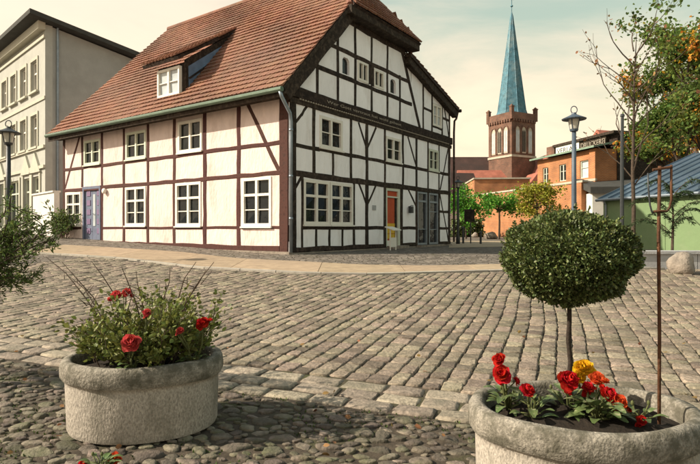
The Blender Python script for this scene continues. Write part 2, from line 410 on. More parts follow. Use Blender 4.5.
# border of larger flat stones, three rows ---------------------------
border = struct(link('border_paving', None)); border.empty_display_size = .2
bvar = []
for k in range(10):
    r_ = random.Random(300 + k); m_ = MB(); m_.add(*sett_geo(r_, .30, .18, .06, .004, .012, .018)); bvar.append(flat_tops(m_.mesh('paving_stone', M['slabstone'])))
for row, (off, W_) in enumerate(((-.10, .19), (-.29, .185), (-.475, .17))):
    bb = -5.0 + row * .13
    while bb < 6.0:
        L_ = rng.uniform(.24, .36)
        c = org + bdir * (bb + L_/2) + adir * off
        if c.y > 1.6 and abs(c.x) < hw(40, c.y):
            o = link('paving_stone', rng.choice(bvar), border)
            rot = slope_rot(c.x, c.y, AN + rng.gauss(0, .03)) @ Matrix.Rotation(rng.gauss(0, .02), 3, 'X')
            o.matrix_local = Matrix.Translation((c.x, c.y, zg(c.x, c.y) + rng.uniform(-.006, .008))) @ rot.to_4x4() @ Matrix.Diagonal(((L_-.025)/.30, (W_-.022)/.18, 1, 1))
        bb += L_
# rounded field stones in front ---------------------------------------
fvar = []
for k in range(14):
    r_ = random.Random(500 + k); m_ = MB(); vs = []; fs = []
    ph = [r_.uniform(0, 6.28) for _ in range(3)]; nseg = 10
    prof = [(1.0, -.9), (1.0, -.2), (.92, .05), (.74, .16), (.38, .20)]
    for (rr, zz) in prof:
        for q in range(nseg):
            t = 2*math.pi*q/nseg
            g = 1 + .14*math.sin(2*t+ph[0]) + .12*math.sin(3*t+ph[1]) + .08*math.sin(4*t+ph[2])
            vs.append((rr*g*math.cos(t)+r_.uniform(-.03, .03), rr*g*math.sin(t)+r_.uniform(-.03, .03), zz+r_.uniform(-.05, .05)))
    vs.append((0, 0, .21))
    for a in range(len(prof)-1):
        for q in range(nseg): fs.append((a*nseg+q, a*nseg+(q+1) % nseg, (a+1)*nseg+(q+1) % nseg, (a+1)*nseg+q))
    for q in range(nseg): fs.append(((len(prof)-1)*nseg+q, (len(prof)-1)*nseg+(q+1) % nseg, len(vs)-1))
    m_.add(vs, fs); fvar.append(m_.mesh('field_stone', M['fieldstone'], smooth=True))
bedstones = struct(link('field_stone_paving', None)); bedstones.empty_display_size = .2
placed = []; grid = {}
tries = 0
sizes = [rng.uniform(.06, .085) for _ in range(80)] + [rng.uniform(.038, .06) for _ in range(700)] + [rng.uniform(.02, .04) for _ in range(2600)]
for r_ in sizes:
    for _ in range(14):
        y = rng.uniform(2.05, 4.6); x = rng.uniform(-hw(60, y), hw(60, y))
        d = (Vector((x, y)) - org).dot(adir)
        if d > -.58 - r_ * .8: continue
        asp = rng.uniform(.62, .95)
        ok = True
        for gx in range(int(x/.2)-2, int(x/.2)+3):
            for gy in range(int(y/.2)-2, int(y/.2)+3):
                for (px_, py_, pr) in grid.get((gx, gy), ()):
                    if (px_-x)**2 + ((py_-y)*1.28)**2 < ((r_+pr)*.95)**2: ok = False; break
                if not ok: break
            if not ok: break
        if ok:
            placed.append((y, x, r_)); grid.setdefault((int(x/.2), int(y/.2)), []).append((x, y, r_)); break
placed.sort(key=lambda t: -t[2]/t[0])
rest = MB(); cnt = 0
for (y, x, r_) in placed:
    ang = rng.gauss(AN*.5, .3); asp = rng.uniform(.52, .76)
    Mx = Matrix.Translation((x, y, zg(x, y) - .006 + rng.uniform(-.008, .004))) @ Matrix.Rotation(rng.gauss(0, .1), 4, 'X') @ Matrix.Rotation(rng.gauss(0, .1), 4, 'Y') @ Matrix.Rotation(ang, 4, 'Z') @ Matrix.Diagonal((r_, r_*asp, r_*rng.uniform(.35, .6), 1))
    me = rng.choice(fvar)
    if cnt < 300 and abs(x) < hw(0, y):
        o = link('field_stone', me, bedstones); o.matrix_local = Mx; cnt += 1
    else:
        rest.add([Mx @ v.co for v in me.vertices], [tuple(p.vertices) for p in me.polygons])
stuff(rest.build('small_field_stones', M['fieldstone'], bedstones, smooth=True, recalc=False))

# leaf clouds ----------------------------------------------------------
def leaves(name, m, pts, size, parent=None, dirs=None, aspect=.5, fold=.25, jitter=.35, seed=0, droop=0.):
    """pts (n,3); each leaf = two quads folded on the midrib, four-sided outline"""
    r = np.random.default_rng(seed); pts = np.asarray(pts, float); n = len(pts)
    if n == 0: return None
    d = r.normal(size=(n, 3)) if dirs is None else np.asarray(dirs, float) + r.normal(size=(n, 3)) * jitter
    d[:, 2] -= droop
    d /= np.linalg.norm(d, axis=1)[:, None] + 1e-9
    h = r.normal(size=(n, 3)); s = np.cross(d, h); s /= np.linalg.norm(s, axis=1)[:, None] + 1e-9
    nn = np.cross(d, s)
    L_ = size * r.uniform(.65, 1.3, n)[:, None]; W_ = L_ * aspect * .5
    base = pts; tip = pts + d * L_
    m1 = pts + d * L_ * .3; m2 = pts + d * L_ * .7
    up = nn * (W_ * fold)
    vs = np.stack([base, m1 + s*W_ + up, m2 + s*W_*.85 + up, tip, m2 - s*W_*.85 + up, m1 - s*W_ + up], 1).reshape(-1, 3)
    i = np.arange(n)[:, None] * 6
    q = np.concatenate([i + np.array([[0, 1, 2, 3]]), i + np.array([[0, 3, 4, 5]])], 1).reshape(-1, 4)
    me = bpy.data.meshes.new(name)
    me.vertices.add(len(vs)); me.vertices.foreach_set('co', vs.ravel())
    me.loops.add(q.size); me.loops.foreach_set('vertex_index', q.ravel().astype(np.int32))
    me.polygons.add(len(q)); me.polygons.foreach_set('loop_start', np.arange(len(q), dtype=np.int32) * 4)
    me.update(calc_edges=True); me.validate(); me.materials.append(m)
    return link(name, me, parent)

# moss and grass tufts in the joints of the near stones
pts = []; dr = []
for _ in range(2600):
    y = rng.uniform(2.3, 4.3); x = rng.uniform(-hw(20, y), hw(20, y))
    d = (Vector((x, y)) - org).dot(adir)
    if d > -.5: continue
    if math.sin(x*3.1+1)*math.sin(y*4.3) + .6*math.sin(x*7+y*5) < .15 and not (x < -1.6 and y < 3.2): continue
    for _ in range(4):
        pts.append((x+rng.gauss(0, .012), y+rng.gauss(0, .012), zg(x, y)-.03)); dr.append((rng.gauss(0, .6), rng.gauss(0, .6), 1))
for _ in range(900):
    y = rng.uniform(3.6, 8.5); x = rng.uniform(-hw(10, y), hw(10, y))
    if (Vector((x, y))-org).dot(adir) < 0 or math.sin(x*1.3+2)*math.sin(y*1.1+x) < .2: continue
    for _ in range(3): pts.append((x+rng.gauss(0, .01), y+rng.gauss(0, .01), zg(x, y)-.016)); dr.append((rng.gauss(0, .7), rng.gauss(0, .7), .8))
o = leaves('moss_tufts', M['moss'], pts, .028, bedstones, dr, .3, seed=5); stuff(o)

# ------------------------------------------------------------------ half-timbered house
HC = Vector((-1.599, 14.0)); HZ = .5208; HR = R(-35.44)
house = thing('half_timbered_house', 'half timbered house with cream and white infill panels and red tiled half-hipped roof', 'house', (HC.x, HC.y, HZ), HR)
def FR(a, z, o): return (a, -o, z)
def GB(a, z, o): return (o, a, z)
def beam(face, p0, p1, wd, o0=-.08, o1=.02, name='post', m=None, parent=None, jit=.016):
    p0 = Vector(p0); p1 = Vector(p1); d = p1 - p0; Ln = d.length; d /= Ln; n = Vector((-d.y, d.x))
    st = max(2, int(Ln / .45)); mb_ = MB(); rings = []
    for i in range(st + 1):
        c = p0 + d * (Ln * i / st) + n * (rng.uniform(-jit, jit) if 0 < i < st else 0)
        h = wd/2 * (1 + rng.uniform(-.12, .10)); ch = .012
        oo = o1 + rng.uniform(-.002, .002)
        r_ = [(c - n*h, o0), (c - n*h, oo - ch), (c - n*(h-ch), oo), (c + n*(h-ch), oo), (c + n*h, oo - ch), (c + n*h, o0)]
        rings.append([face(q.x, q.y, o_) for q, o_ in r_])
    k = 6; vs = [v for r_ in rings for v in r_]; fs = []
    for i in range(st):
        for q in range(k): fs.append((i*k+q, i*k+(q+1) % k, (i+1)*k+(q+1) % k, (i+1)*k+q))
    fs.append(tuple(range(k))[::-1]); fs.append(tuple(st*k+q for q in range(k)))
    mb_.add(vs, fs); return mb_.build(name, m, parent or house)
def clip_poly(poly, a, b, c):       # keep a*x+b*y<=c
    out = []
    for i in range(len(poly)):
        p, q = poly[i], poly[(i+1) % len(poly)]
        fp, fq = a*p[0]+b*p[1]-c, a*q[0]+b*q[1]-c
        if fp <= 0: out.append(p)
        if fp*fq < 0:
            t = fp/(fp-fq); out.append((p[0]+(q[0]-p[0])*t, p[1]+(q[1]-p[1])*t))
    return out
def panel(face, polys, m, o1=.006, o0=-.11, parent=None, name='infill_panel'):
    mb_ = MB()
    for poly in polys:
        if len(poly) < 3: continue
        mb_.hexa([face(p[0], p[1], o0) for p in poly], [face(p[0], p[1], o1) for p in poly])
    if mb_.v: return mb_.build(name, m, parent or house)
def rect(a0, a1, z0, z1): return [(a0, z0), (a1, z0), (a1, z1), (a0, z1)]
def ring_rects(c, h):
    (a0, a1, z0, z1), (b0, b1, y0, y1) = c, h; out = []
    if b0 > a0: out.append(rect(a0, b0, z0, z1))
    if b1 < a1: out.append(rect(b1, a1, z0, z1))
    if y0 > z0: out.append(rect(b0, b1, z0, y0))
    if y1 < z1: out.append(rect(b0, b1, y1, z1))
    return out
def bx(face, mb_, a0, a1, z0, z1, o0, o1):
    mb_.hexa([face(a0, z0, o0), face(a1, z0, o0), face(a1, z1, o0), face(a0, z1, o0)], [face(a0, z0, o1), face(a1, z0, o1), face(a1, z1, o1), face(a0, z1, o1)])
def window(face, a0, a1, z0, z1, rows, cols=2, fm='frame_white', gm='glass', parent=None, fw=.085, mw=.085, name='window', sill=True, depth=.0, thick_after=None, mun=.028):
    """rows: list of (height share); thick transom after index thick_after"""
    par = parent or house
    mb_ = MB(); o1 = .03 + depth; o0 = -.08 + depth; og = -.045 + depth
    bx(face, mb_, a0, a0+fw, z0, z1, o0, o1); bx(face, mb_, a1-fw, a1, z0, z1, o0, o1)
    bx(face, mb_, a0+fw, a1-fw, z1-fw, z1, o0, o1-.002); bx(face, mb_, a0+fw, a1-fw, z0, z0+fw, o0, o1-.002)
    ia0, ia1, iz0, iz1 = a0+fw, a1-fw, z0+fw, z1-fw
    cw = (ia1-ia0-(cols-1)*mw)/cols
    for c in range(1, cols): bx(face, mb_, ia0+c*cw+(c-1)*mw, ia0+c*cw+c*mw, iz0, iz1, o0, o1-.006)
    tot = sum(rows); gaps = [(.07 if thick_after == i else mun) for i in range(len(rows)-1)]
    usable = iz1-iz0-sum(gaps); zs = []; z = iz1
    for i, r_ in enumerate(rows):
        h = usable*r_/tot; zs.append((z-h, z)); z -= h + (gaps[i] if i < len(gaps) else 0)
    for i in range(len(rows)-1):
        if thick_after == i:
            for c in range(cols): q = ia0+c*(cw+mw); bx(face, mb_, q, q+cw, zs[i+1][1], zs[i][0], o0, o1-.01)
    win = mb_.build(name, M[fm], par)
    for i in range(len(rows)):
        for c in range(cols):
            q = ia0+c*(cw+mw); g_ = MB()
            jt = [rng.uniform(-.010, .010) for _ in range(4)]
            cs = rect(q-.004, q+cw+.004, zs[i][0]-.004, zs[i][1]+.004)
            g_.hexa([face(p[0], p[1], og-.012) for p in cs], [face(p[0], p[1], og+jt[k_]) for k_, p in enumerate(cs)])
            g_.build('pane', M[gm], win)
    for i in range(len(rows)-1):
        if thick_after != i:
            g_ = MB()
            for c in range(cols): q = ia0+c*(cw+mw); bx(face, g_, q, q+cw, zs[i+1][1], zs[i][0], og-.01, o1-.025)
            g_.build('muntin', M[fm], win)
    if sill:
        g_ = MB(); bx(face, g_, a0-.03, a1+.03, z0-.045, z0-.002, o0, o1+.045); g_.build('sill', M[fm], win)
    return win

# profile of the house: front eave y=-.5 z=4.25, ridge y=4.8 z=9.8, half hip eave z 7.42
RS = (9.95-4.22)/5.45                    # slope of the main roof
RY, RZ = 4.95, 9.95
def zroof(y): return 4.22 + (y+.5)*RS
XL = -11.72
HIPZ = 7.25; yh0 = -.5+(HIPZ-4.22)/RS; yh1 = 6.5; HIPX = .46; RTZ = 6.82
REAR = (10.22, 5.60); 
prof = [(.1, -.5), (.1, 4.62), (yh0, HIPZ-.3), (6.2, HIPZ-.3), (6.3, RTZ-.2), (9.9, 5.45), (9.9, -.5)]
mb = MB(); mb.hexa([(XL+.12, y, z) for y, z in prof], [(-.1, y, z) for y, z in prof])
mb.build('wall_core', M['dark_core'], house)
mb = MB(); mb.box(XL-.02, .05, -.05, .09, -.6, .03); mb.box(-.09, .052, .091, 9.95, -.6, .0)
mb.build('plinth', M['plinth'], house)
# left end wall (plain gable, mostly hidden)
mb = MB(); pf = [(.1, -.5), (.1, 4.62), (RY, RZ-.3), (6.3, RTZ-.2), (9.9, 5.45), (9.9, -.5)]
mb.hexa([(XL, y, z) for y, z in pf], [(XL+.115, y, z) for y, z in pf]); mb.build('end_wall', M['plaster_cream'], house)

# ---- front (eaves side), red timbers, cream panels
px_f = [-11.68, -10.33, -8.97, -7.60, -6.20, -4.81, -3.35, -1.89, -.20]
rz = [.08, .66, 2.115, 2.92, 4.45]
cr_, tr_ = M['plaster_cream'], M['timber_red']
fw_lo = {0: (-11.52, -10.42, .76, 2.02), 3: (-7.5, -6.31, .74, 2.05), 5: (-4.74, -3.52, .72, 2.06), 7: (-1.75, -.62, .70, 2.05)}
fw_up = {1: (-10.2, -9.08, 2.99, 3.90), 3: (-7.47, -6.3, 2.99, 3.92), 5: (-4.62, -3.47, 2.99, 3.96)}
for i in range(8):
    a0, a1 = px_f[i], px_f[i+1]
    if i == 1:
        panel(FR, [rect(a0, a1, 2.2, rz[3])], cr_)
    elif i in fw_lo:
        panel(FR, [rect(a0, a1, rz[0], rz[1])], cr_)
        h = fw_lo[i]; panel(FR, ring_rects((a0, a1, rz[1], rz[2]), (h[0]+.02, h[1]-.02, h[2]+.02, h[3]-.02)), cr_)
        panel(FR, [rect(a0, a1, rz[2], rz[3])], cr_)
    else:
        for k in range(3): panel(FR, [rect(a0, a1, rz[k], rz[k+1])], cr_)
    if i in fw_up:
        h = fw_up[i]; panel(FR, ring_rects((a0, a1, rz[3], rz[4]), (h[0]+.02, h[1]-.02, h[2]+.02, h[3]-.02)), cr_)
    else: panel(FR, [rect(a0, a1, rz[3], rz[4])], cr_)
for i, h in fw_lo.items(): window(FR, *h, [1, 1, 1], fm='frame_white', thick_after=0)
for i, h in fw_up.items(): window(FR, *h, [1, 1], fm='frame_green' if i < 4 else 'frame_white')
for i, a in enumerate(px_f[:-1]):
    w_ = .14 if i not in (0, 6, 7) else .165
    if i == 1: beam(FR, (a, 2.2), (a, 4.4), .14, o1=.02, m=tr_)
    else: beam(FR, (a, .1), (a, 4.4), w_, o1=.02, m=tr_)
beam(FR, (-.17, .02), (-.17, 4.45), .33, o1=.032, name='corner_post', m=tr_, jit=.005)
beam(FR, (-8.97, .12), (-.33, .10), .15, o1=.026, name='sill_beam', m=tr_)
beam(FR, (-11.7, .2), (-10.33, .2), .13, o1=.026, name='sill_beam', m=tr_)
for z, w_ in ((2.115, .125), (2.92, .115)):
    for a, b in ((0, 2), (2, 4), (4, 6), (6, 8)):
        beam(FR, (px_f[a], z+rng.uniform(-.015, .015)), (px_f[b]-(.12 if b == 8 else 0), z+rng.uniform(-.015, .015)), w_, o1=.0245+.001*(a % 3), name='rail', m=tr_)
for i in range(8):
    if i != 1: beam(FR, (px_f[i]+.05, .66), (px_f[i+1]-.06, .665), .09, o1=.016, name='rail', m=tr_)
beam(FR, (XL, 4.36), (-.3, 4.33), .22, o1=.028, name='top_plate', m=tr_)
beam(FR, (-10.45, 4.25), (-11.6, 2.2), .12, o1=.014, name='brace', m=tr_)
beam(FR, (-1.62, 4.25), (-.36, 2.2), .13, o1=.014, name='brace', m=tr_)
# front door, two leaves with small square insets
d0, d1, dz0, dz1 = -10.28, -9.06, .24, 2.2
mb = MB()
bx(FR, mb, d0, d0+.09, dz0, dz1, -.08, .03); bx(FR, mb, d1-.09, d1, dz0, dz1, -.08, .03); bx(FR, mb, d0+.09, d1-.09, dz1-.1, dz1, -.08, .028)
door = tag(mb.build('front_door', M['door_blue'], house), 'blue double door with small square insets')
for a0, a1 in ((d0+.095, (d0+d1)/2-.006), ((d0+d1)/2+.006, d1-.095)):
    q = MB(); bx(FR, q, a0, a1, dz0, dz1-.105, -.07, -.03); lf = q.build('door_leaf', M['door_blue'], door)
    if a0 < -9.8:
        for k in range(5):
            q = MB(); zc = dz0+.22+k*.345; bx(FR, q, a0+.13, a1-.13, zc, zc+.2, -.03, -.012); q.build('door_inset', M['door_inset'], door)
    else:
        q = MB(); bx(FR, q, a0+.04, a0+.2, dz0+.5, dz1-.3, -.03, -.014); q.build('door_light', M['glass_pale'], door)
        for k in range(5):
            q = MB(); zc = dz0+.22+k*.345; bx(FR, q, a1-.2, a1-.06, zc, zc+.2, -.03, -.012); q.build('door_inset', M['door_inset'], door)
q = MB(); q.tube([FR((d0+d1)/2+.05, 1.2, -.03), FR((d0+d1)/2+.05, 1.2, .03), FR((d0+d1)/2+.14, 1.2, .035)], .012, 6); q.build('door_handle', M['zinc'], door)
q = MB(); bx(FR, q, d0-.05, d1+.25, -.1, .17, 0.06, .42); q.build('door_step', M['plinth'], house)
# round wall lamp right of the door
q = MB(); q.lathe([(.0, .10), (.085, .09), (.10, .05), (.09, .0), (0, 0)], 18)
me = q.mesh('wall_lamp', M['frame_white'], True); o = link('wall_lamp', me, house); o.matrix_local = Matrix.Translation((-8.72, -.03, 1.98)) @ Matrix.Rotation(R(90), 4, 'X')

# ---- gable side, dark timbers, white panels
cw_, td = M['plaster_white'], M['timber_dark']
lim = [(-RS, 1, 4.22+.5*RS-.18), (0, 1, HIPZ-.33)]
def gpoly(a0, a1, z0, z1):
    p = rect(a0, a1, z0, z1)
    for (a, b, c) in lim: p = clip_poly(p, a, b, c) if p else p
    sl_ = (REAR[1]-RTZ)/(REAR[0]-6.2)
    p = clip_poly(p, -sl_, 1, RTZ-.16-sl_*6.2) if p and a0 > 6.2 else p
    return p
zb = [.02, .66, 2.11, 2.87, 4.0, 4.42, 5.18, 5.95, 7.1]
# ground floor
gl = [(.0, .52, zb[0], zb[2], None), (.52, 1.12, zb[0], zb[1], None), (1.12, 1.73, zb[0], zb[1], None), (1.73, 2.36, zb[0], zb[1], None), (2.36, 2.96, zb[0], zb[1], None),
      (.52, 2.96, zb[1], zb[2], [(.57, 2.89, .75, 1.99)]), (2.96, 3.67, zb[0], zb[1], None), (2.96, 3.67, zb[1], zb[2], None), (3.67, 4.72, zb[0], zb[1], None), (3.67, 4.72, zb[1], zb[2], None),
      (5.97, 6.97, zb[0], zb[1], None), (5.97, 6.97, zb[1], zb[2], None), (8.86, 9.9, zb[0], zb[1], None), (8.86, 9.9, zb[1], 1.35, None), (8.86, 9.9, 1.35, zb[2], None)]
gl += [(.0, 1.02, zb[2], zb[3], None), (.0, 1.02, zb[3], zb[4], None), (1.02, 1.89, zb[2], zb[3], None), (1.89, 2.8, zb[2], zb[3], None), (1.02, 2.8, zb[3], zb[4], [(1.27, 2.35, 2.94, 3.84)]),
       (2.8, 3.67, zb[2], zb[3], None), (2.8, 3.67, zb[3], zb[4], None), (3.67, 4.76, zb[2], zb[3], None), (3.67, 4.76, zb[3], zb[4], None), (4.76, 5.97, zb[2], zb[3], None), (4.76, 5.97, zb[3], zb[4], [(4.82, 5.84, 2.93, 3.76)]),
       (5.97, 6.97, zb[2], zb[3], None), (5.97, 6.97, zb[3], zb[4], None), (6.97, 7.91, zb[2], zb[3], None), (6.97, 7.91, zb[3], zb[4], None), (7.91, 8.84, zb[2], zb[3], None), (7.91, 8.84, zb[3], zb[4], [(7.95, 8.78, 2.9, 3.72)]),
       (8.84, 9.9, zb[2], zb[3], None), (8.84, 9.9, zb[3], zb[4], None)]
# attic
gl += [(.0, 1.17, zb[5], zb[6], None), (1.17, 2.13, zb[5], zb[6], None), (2.13, 3.02, zb[5], zb[6], None), (3.02, 3.95, zb[5], zb[6], None), (3.95, 4.92, zb[5], zb[6], None), (4.92, 5.75, zb[5], zb[6], None), (5.75, 6.55, zb[5], zb[6], None),
       (1.0, 2.13, zb[6], zb[7], None), (2.13, 3.02, zb[6], zb[7], [(2.34, 2.74, 5.26, 5.80)]), (3.02, 3.95, zb[6], zb[7], [(3.16, 3.74, 5.26, 5.88)]), (3.95, 4.92, zb[6], zb[7], [(4.08, 4.68, 5.26, 5.84)]), (4.92, 5.75, zb[6], zb[7], [(5.1, 5.5, 5.26, 5.78)]), (5.75, 6.55, zb[6], zb[7], None),
       (1.8, 3.02, zb[7], zb[8], None), (3.02, 3.95, zb[7], zb[8], None), (3.95, 4.92, zb[7], zb[8], None), (4.92, 5.9, zb[7], zb[8], None), (5.9, 6.6, zb[7], zb[8], None),
       (6.55, 7.5, zb[5], zb[8], None), (7.5, 8.25, 4.42, 5.2, None), (7.5, 8.25, 5.2, 6.9, None), (8.25, 9.1, 4.42, 6.8, [(8.28, 9.08, 4.66, 5.56)]), (9.1, 9.9, 4.42, 5.1, None), (9.1, 9.9, 5.1, 6.7, None)]
for (a0, a1, z0, z1, h) in gl:
    if h:
        h = h[0]; polys = ring_rects((a0, a1, z0, z1), (h[0]+.02, h[1]-.02, h[2]+.02, h[3]-.02))
    else: polys = [rect(a0, a1, z0, z1)]
    panel(GB, [gpoly(min(p[0] for p in q), max(p[0] for p in q), min(p[1] for p in q), max(p[1] for p in q)) for q in polys], cw_)
window(GB, .57, 1.72, .75, 1.99, [1, 1, 1], thick_after=0); window(GB, 1.75, 2.89, .75, 1.99, [1, 1, 1], thick_after=0)
window(GB, 1.27, 2.35, 2.94, 3.84, [1, 1]); window(GB, 4.82, 5.84, 2.93, 3.76, [1, 1], fm='frame_white'); window(GB, 7.95, 8.78, 2.9, 3.72, [1, 1], fm='frame_green')
window(GB, 3.16, 3.74, 5.26, 5.88, [1], fw=.07, mw=.05, sill=False); window(GB, 4.08, 4.68, 5.26, 5.84, [1], fw=.07, mw=.05, sill=False)
window(GB, 8.28, 9.08, 4.66, 5.52, [1, 1], fm='frame_white', gm='glass_pale', sill=False)
for (a0, a1, z0, z1) in ((2.34, 2.74, 5.26, 5.80), (5.1, 5.5, 5.26, 5.78)):      # small arched windows
    n = 8; zc = z1-(a1-a0)/2; r_ = (a1-a0)/2; ac = (a0+a1)/2
    arc = [(ac+r_*math.cos(t), zc+r_*math.sin(t)) for t in [math.pi*k/n for k in range(n+1)]]
    q = MB()
    for k in range(n):                                  # spandrels of plaster round the arch
        (x0, y0), (x1, y1) = arc[k], arc[k+1]
        q.hexa([GB(x0, y0, -.1), GB(x1, y1, -.1), GB(x1, z1+.021, -.1), GB(x0, z1+.021, -.1)], [GB(x0, y0, .004), GB(x1, y1, .004), GB(x1, z1+.021, .004), GB(x0, z1+.021, .004)])
    q.build('window_arch', cw_, house)
    q = MB(); bx(GB, q, a0, a1, z0, z1, -.095, -.08); q.build('arched_window', M['glass'], house)
# doors on the gable side
def glazed(a0, a1, fm, rows, z1=2.02):
    return window(GB, a0, a1, .04, z1, rows, cols=1, fm=fm, fw=.07, sill=False, depth=-.02, name='glazed_door', thick_after=0)
q = MB(); bx(GB, q, 4.84, 4.93, .02, 2.03, -.1, .0); bx(GB, q, 5.66, 5.8, .02, 2.03, -.1, .0); bx(GB, q, 4.93, 5.66, 1.93, 2.03, -.1, -.002); bx(GB, q, 4.93, 5.66, 1.70, 1.75, -.1, -.004)
dr_ = tag(q.build('gable_door', M['frame_green'], house), 'narrow doorway with red leaf and yellow lower panel')
q = MB(); bx(GB, q, 4.935, 5.5, .24, 1.695, -.1, -.06); q.build('door_leaf', M['door_red'], dr_)
q = MB(); bx(GB, q, 4.935, 5.655, 1.752, 1.928, -.1, -.06); q.build('transom_light', M['door_red'], dr_)
q = MB(); bx(GB, q, 5.505, 5.655, .05, 1.695, -.1, -.055); q.build('side_panel', M['timber_dark'], dr_)
for k in range(3):
    q = MB(); bx(GB, q, 4.96, 5.47, .30+k*.18, .46+k*.18, -.06, -.03); q.build('yellow_board', M['door_yellow'], dr_)
q = MB(); bx(GB, q, 4.8, 5.9, -.08, .06, .06, .3); q.build('door_step', M['plinth'], house)
q = MB(); bx(GB, q, 4.935, 5.5, .05, .238, -.1, -.05); q.build('kick_board', M['frame_white'], dr_)
glazed(7.05, 7.83, 'zinc', [.22, .9, .45]); glazed(7.98, 8.76, 'zinc', [.22, .3, .6, .45])
q = MB(); bx(GB, q, 7.83, 7.98, .02, 2.05, -.1, .01); q.build('door_post', td, house)
q = MB(); bx(GB, q, 6.9, 8.9, -.1, .03, .06, .25); q.build('door_step', M['plinth'], house)
# timbers
beam(GB, (.14, .02), (.14, 4.1), .26, o1=.03, name='corner_post', m=td, jit=.005)
for a, z0, z1, w_ in ((.52, .06, 2.05, .1), (1.12, .06, .62, .1), (1.73, .06, .62, .1), (2.36, .06, .62, .1), (2.96, .06, 2.05, .13), (3.67, .06, 2.05, .18), (4.76, .02, 2.05, .16), (5.88, .02, 2.05, .18), (6.97, .02, 2.05, .16), (8.84, .02, 2.05, .15), (9.78, .02, 4.1, .2)):
    beam(GB, (a, z0), (a, z1), w_, o1=.02, m=td)
for a, z0, z1, w_ in ((1.02, 2.15, 3.98, .13), (1.89, 2.15, 2.83, .1), (2.8, 2.15, 3.98, .13), (3.67, 2.15, 3.98, .17), (4.76, 2.15, 3.98, .12), (5.97, 2.15, 3.98, .13), (6.97, 2.15, 3.98, .15), (7.89, 2.15, 3.98, .11), (8.84, 2.15, 3.98, .11)):
    beam(GB, (a, z0), (a, z1), w_, o1=.02, m=td)
beam(GB, (.02, .08), (4.72, .07), .13, o1=.026, name='sill_beam', m=td); beam(GB, (5.95, .07), (6.95, .07), .12, o1=.026, name='sill_beam', m=td); beam(GB, (8.8, .07), (9.9, .07), .12, o1=.026, name='sill_beam', m=td)
for a, b in ((.05, 3.67), (3.67, 6.97), (6.97, 9.9)): beam(GB, (a, 2.11), (b, 2.105), .17, o1=.0265+.001*(a > 4), name='rail', m=td)
for a, b in ((.25, 1.27), (1.0, 2.8), (2.85, 3.6), (3.75, 4.8), (4.7, 5.9), (6.0, 6.9), (7.05, 7.9), (7.8, 8.8), (8.9, 9.7)): beam(GB, (a, 2.87), (b, 2.865), .12, o1=.0155, name='rail', m=td)
for a, b in ((.5, 2.96), (3.02, 3.6), (3.75, 4.7), (5.95, 6.9), (8.9, 9.7)): beam(GB, (a, .66), (b, .66), .11, o1=.0165, name='rail', m=td)
beam(GB, (8.9, 1.33), (9.7, 1.33), .1, o1=.0165, name='rail', m=td)
br = [((3.22, 2.05), (3.64, 1.42)), ((4.2, 2.05), (3.71, 1.42)), ((.5, 2.05), (.16, 1.62)), ((6.35, 2.05), (6.95, 1.45)), ((8.92, 2.02), (9.72, .1)),
      ((3.2, 3.95), (3.64, 3.22)), ((4.22, 3.95), (3.71, 3.22)), ((6.32, 3.95), (6.95, 2.95)), ((9.7, 3.95), (8.95, 2.2)), ((.72, 3.98), (.5, 3.7)), ((.5, 3.72), (.16, 3.38)), ((9.25, 5.7), (9.75, 4.4))]
for p0, p1 in br: beam(GB, p0, p1, .1, o1=.013, name='brace', m=td)
# inscription beam: lower beam, carved moulding and upper beam
beam(GB, (0., 4.04), (9.95, 4.02), .15, o1=.045, name='bressummer', m=td, jit=.004)
ub = tag(beam(GB, (-.02, 4.27), (9.95, 4.25), .27, o1=.085, name='inscription_beam', m=td, jit=.003), 'dark beam with pale carved inscription')
q = MB(); a = .35
while a < 9.6:
    bx(GB, q, a, a+.06, 4.085, 4.122, .03, .078); a += .11
q.build('carved_moulding', M['letter'], ub)
def text_mesh(txt, size, name, m, parent, width=None, ext=.004):
    cu = bpy.data.curves.new('t', 'FONT'); cu.body = txt; cu.size = size; cu.extrude = ext
    o_ = bpy.data.objects.new('t', cu); COL.objects.link(o_); bpy.context.view_layer.update()
    me_ = bpy.data.meshes.new_from_object(o_.evaluated_get(bpy.context.evaluated_depsgraph_get()))
    bpy.data.objects.remove(o_); me_.name = name; me_.materials.clear(); me_.materials.append(m)
    if width:
        xs_ = [v.co.x for v in me_.vertices]; s_ = width/(max(xs_)-min(xs_))
        for v in me_.vertices: v.co.x *= s_
    return link(name, me_, parent)
tm = text_mesh('Wer Gott vertraut hat wohl gebaut', .125, 'inscription', M['letter'], ub, 4.2)
tm.matrix_local = Matrix(((0, 0, 1, .090), (1, 0, 0, 1.5), (0, 1, 0, 4.215), (0, 0, 0, 1)))
# attic timbers
for a, z0, z1 in ((1.17, 4.4, 5.55), (2.13, 4.4, 6.45), (3.02, 4.4, 7.1), (3.95, 4.4, 7.1), (4.92, 4.4, 7.1), (5.75, 4.4, 6.0), (7.5, 4.4, 6.3), (8.22, 4.4, 6.1), (9.12, 4.4, 5.85), (9.8, 4.4, 5.6)):
    beam(GB, (a, z0), (a, z1), .12, o1=.02, m=td)
beam(GB, (.9, 5.18), (6.6, 5.15), .13, o1=.026, name='rail', m=td); beam(GB, (1.65, 5.96), (6.35, 5.93), .13, o1=.0255, name='rail', m=td)
beam(GB, (2.3, 6.93), (6.1, 6.90), .2, o1=.027, name='collar_beam', m=td)
beam(GB, (7.55, 5.2), (8.2, 5.18), .11, o1=.0165, name='rail', m=td); beam(GB, (8.25, 4.62), (9.1, 4.6), .08, o1=.0165, name='rail', m=td); beam(GB, (9.15, 5.1), (9.8, 5.08), .11, o1=.0165, name='rail', m=td)
beam(GB, (5.85, 6.95), (7.22, 4.4), .16, o1=.031, name='brace', m=td)
beam(GB, (3.75, 5.57), (4.07, 5.57), .62, o1=.018, name='board', m=td)
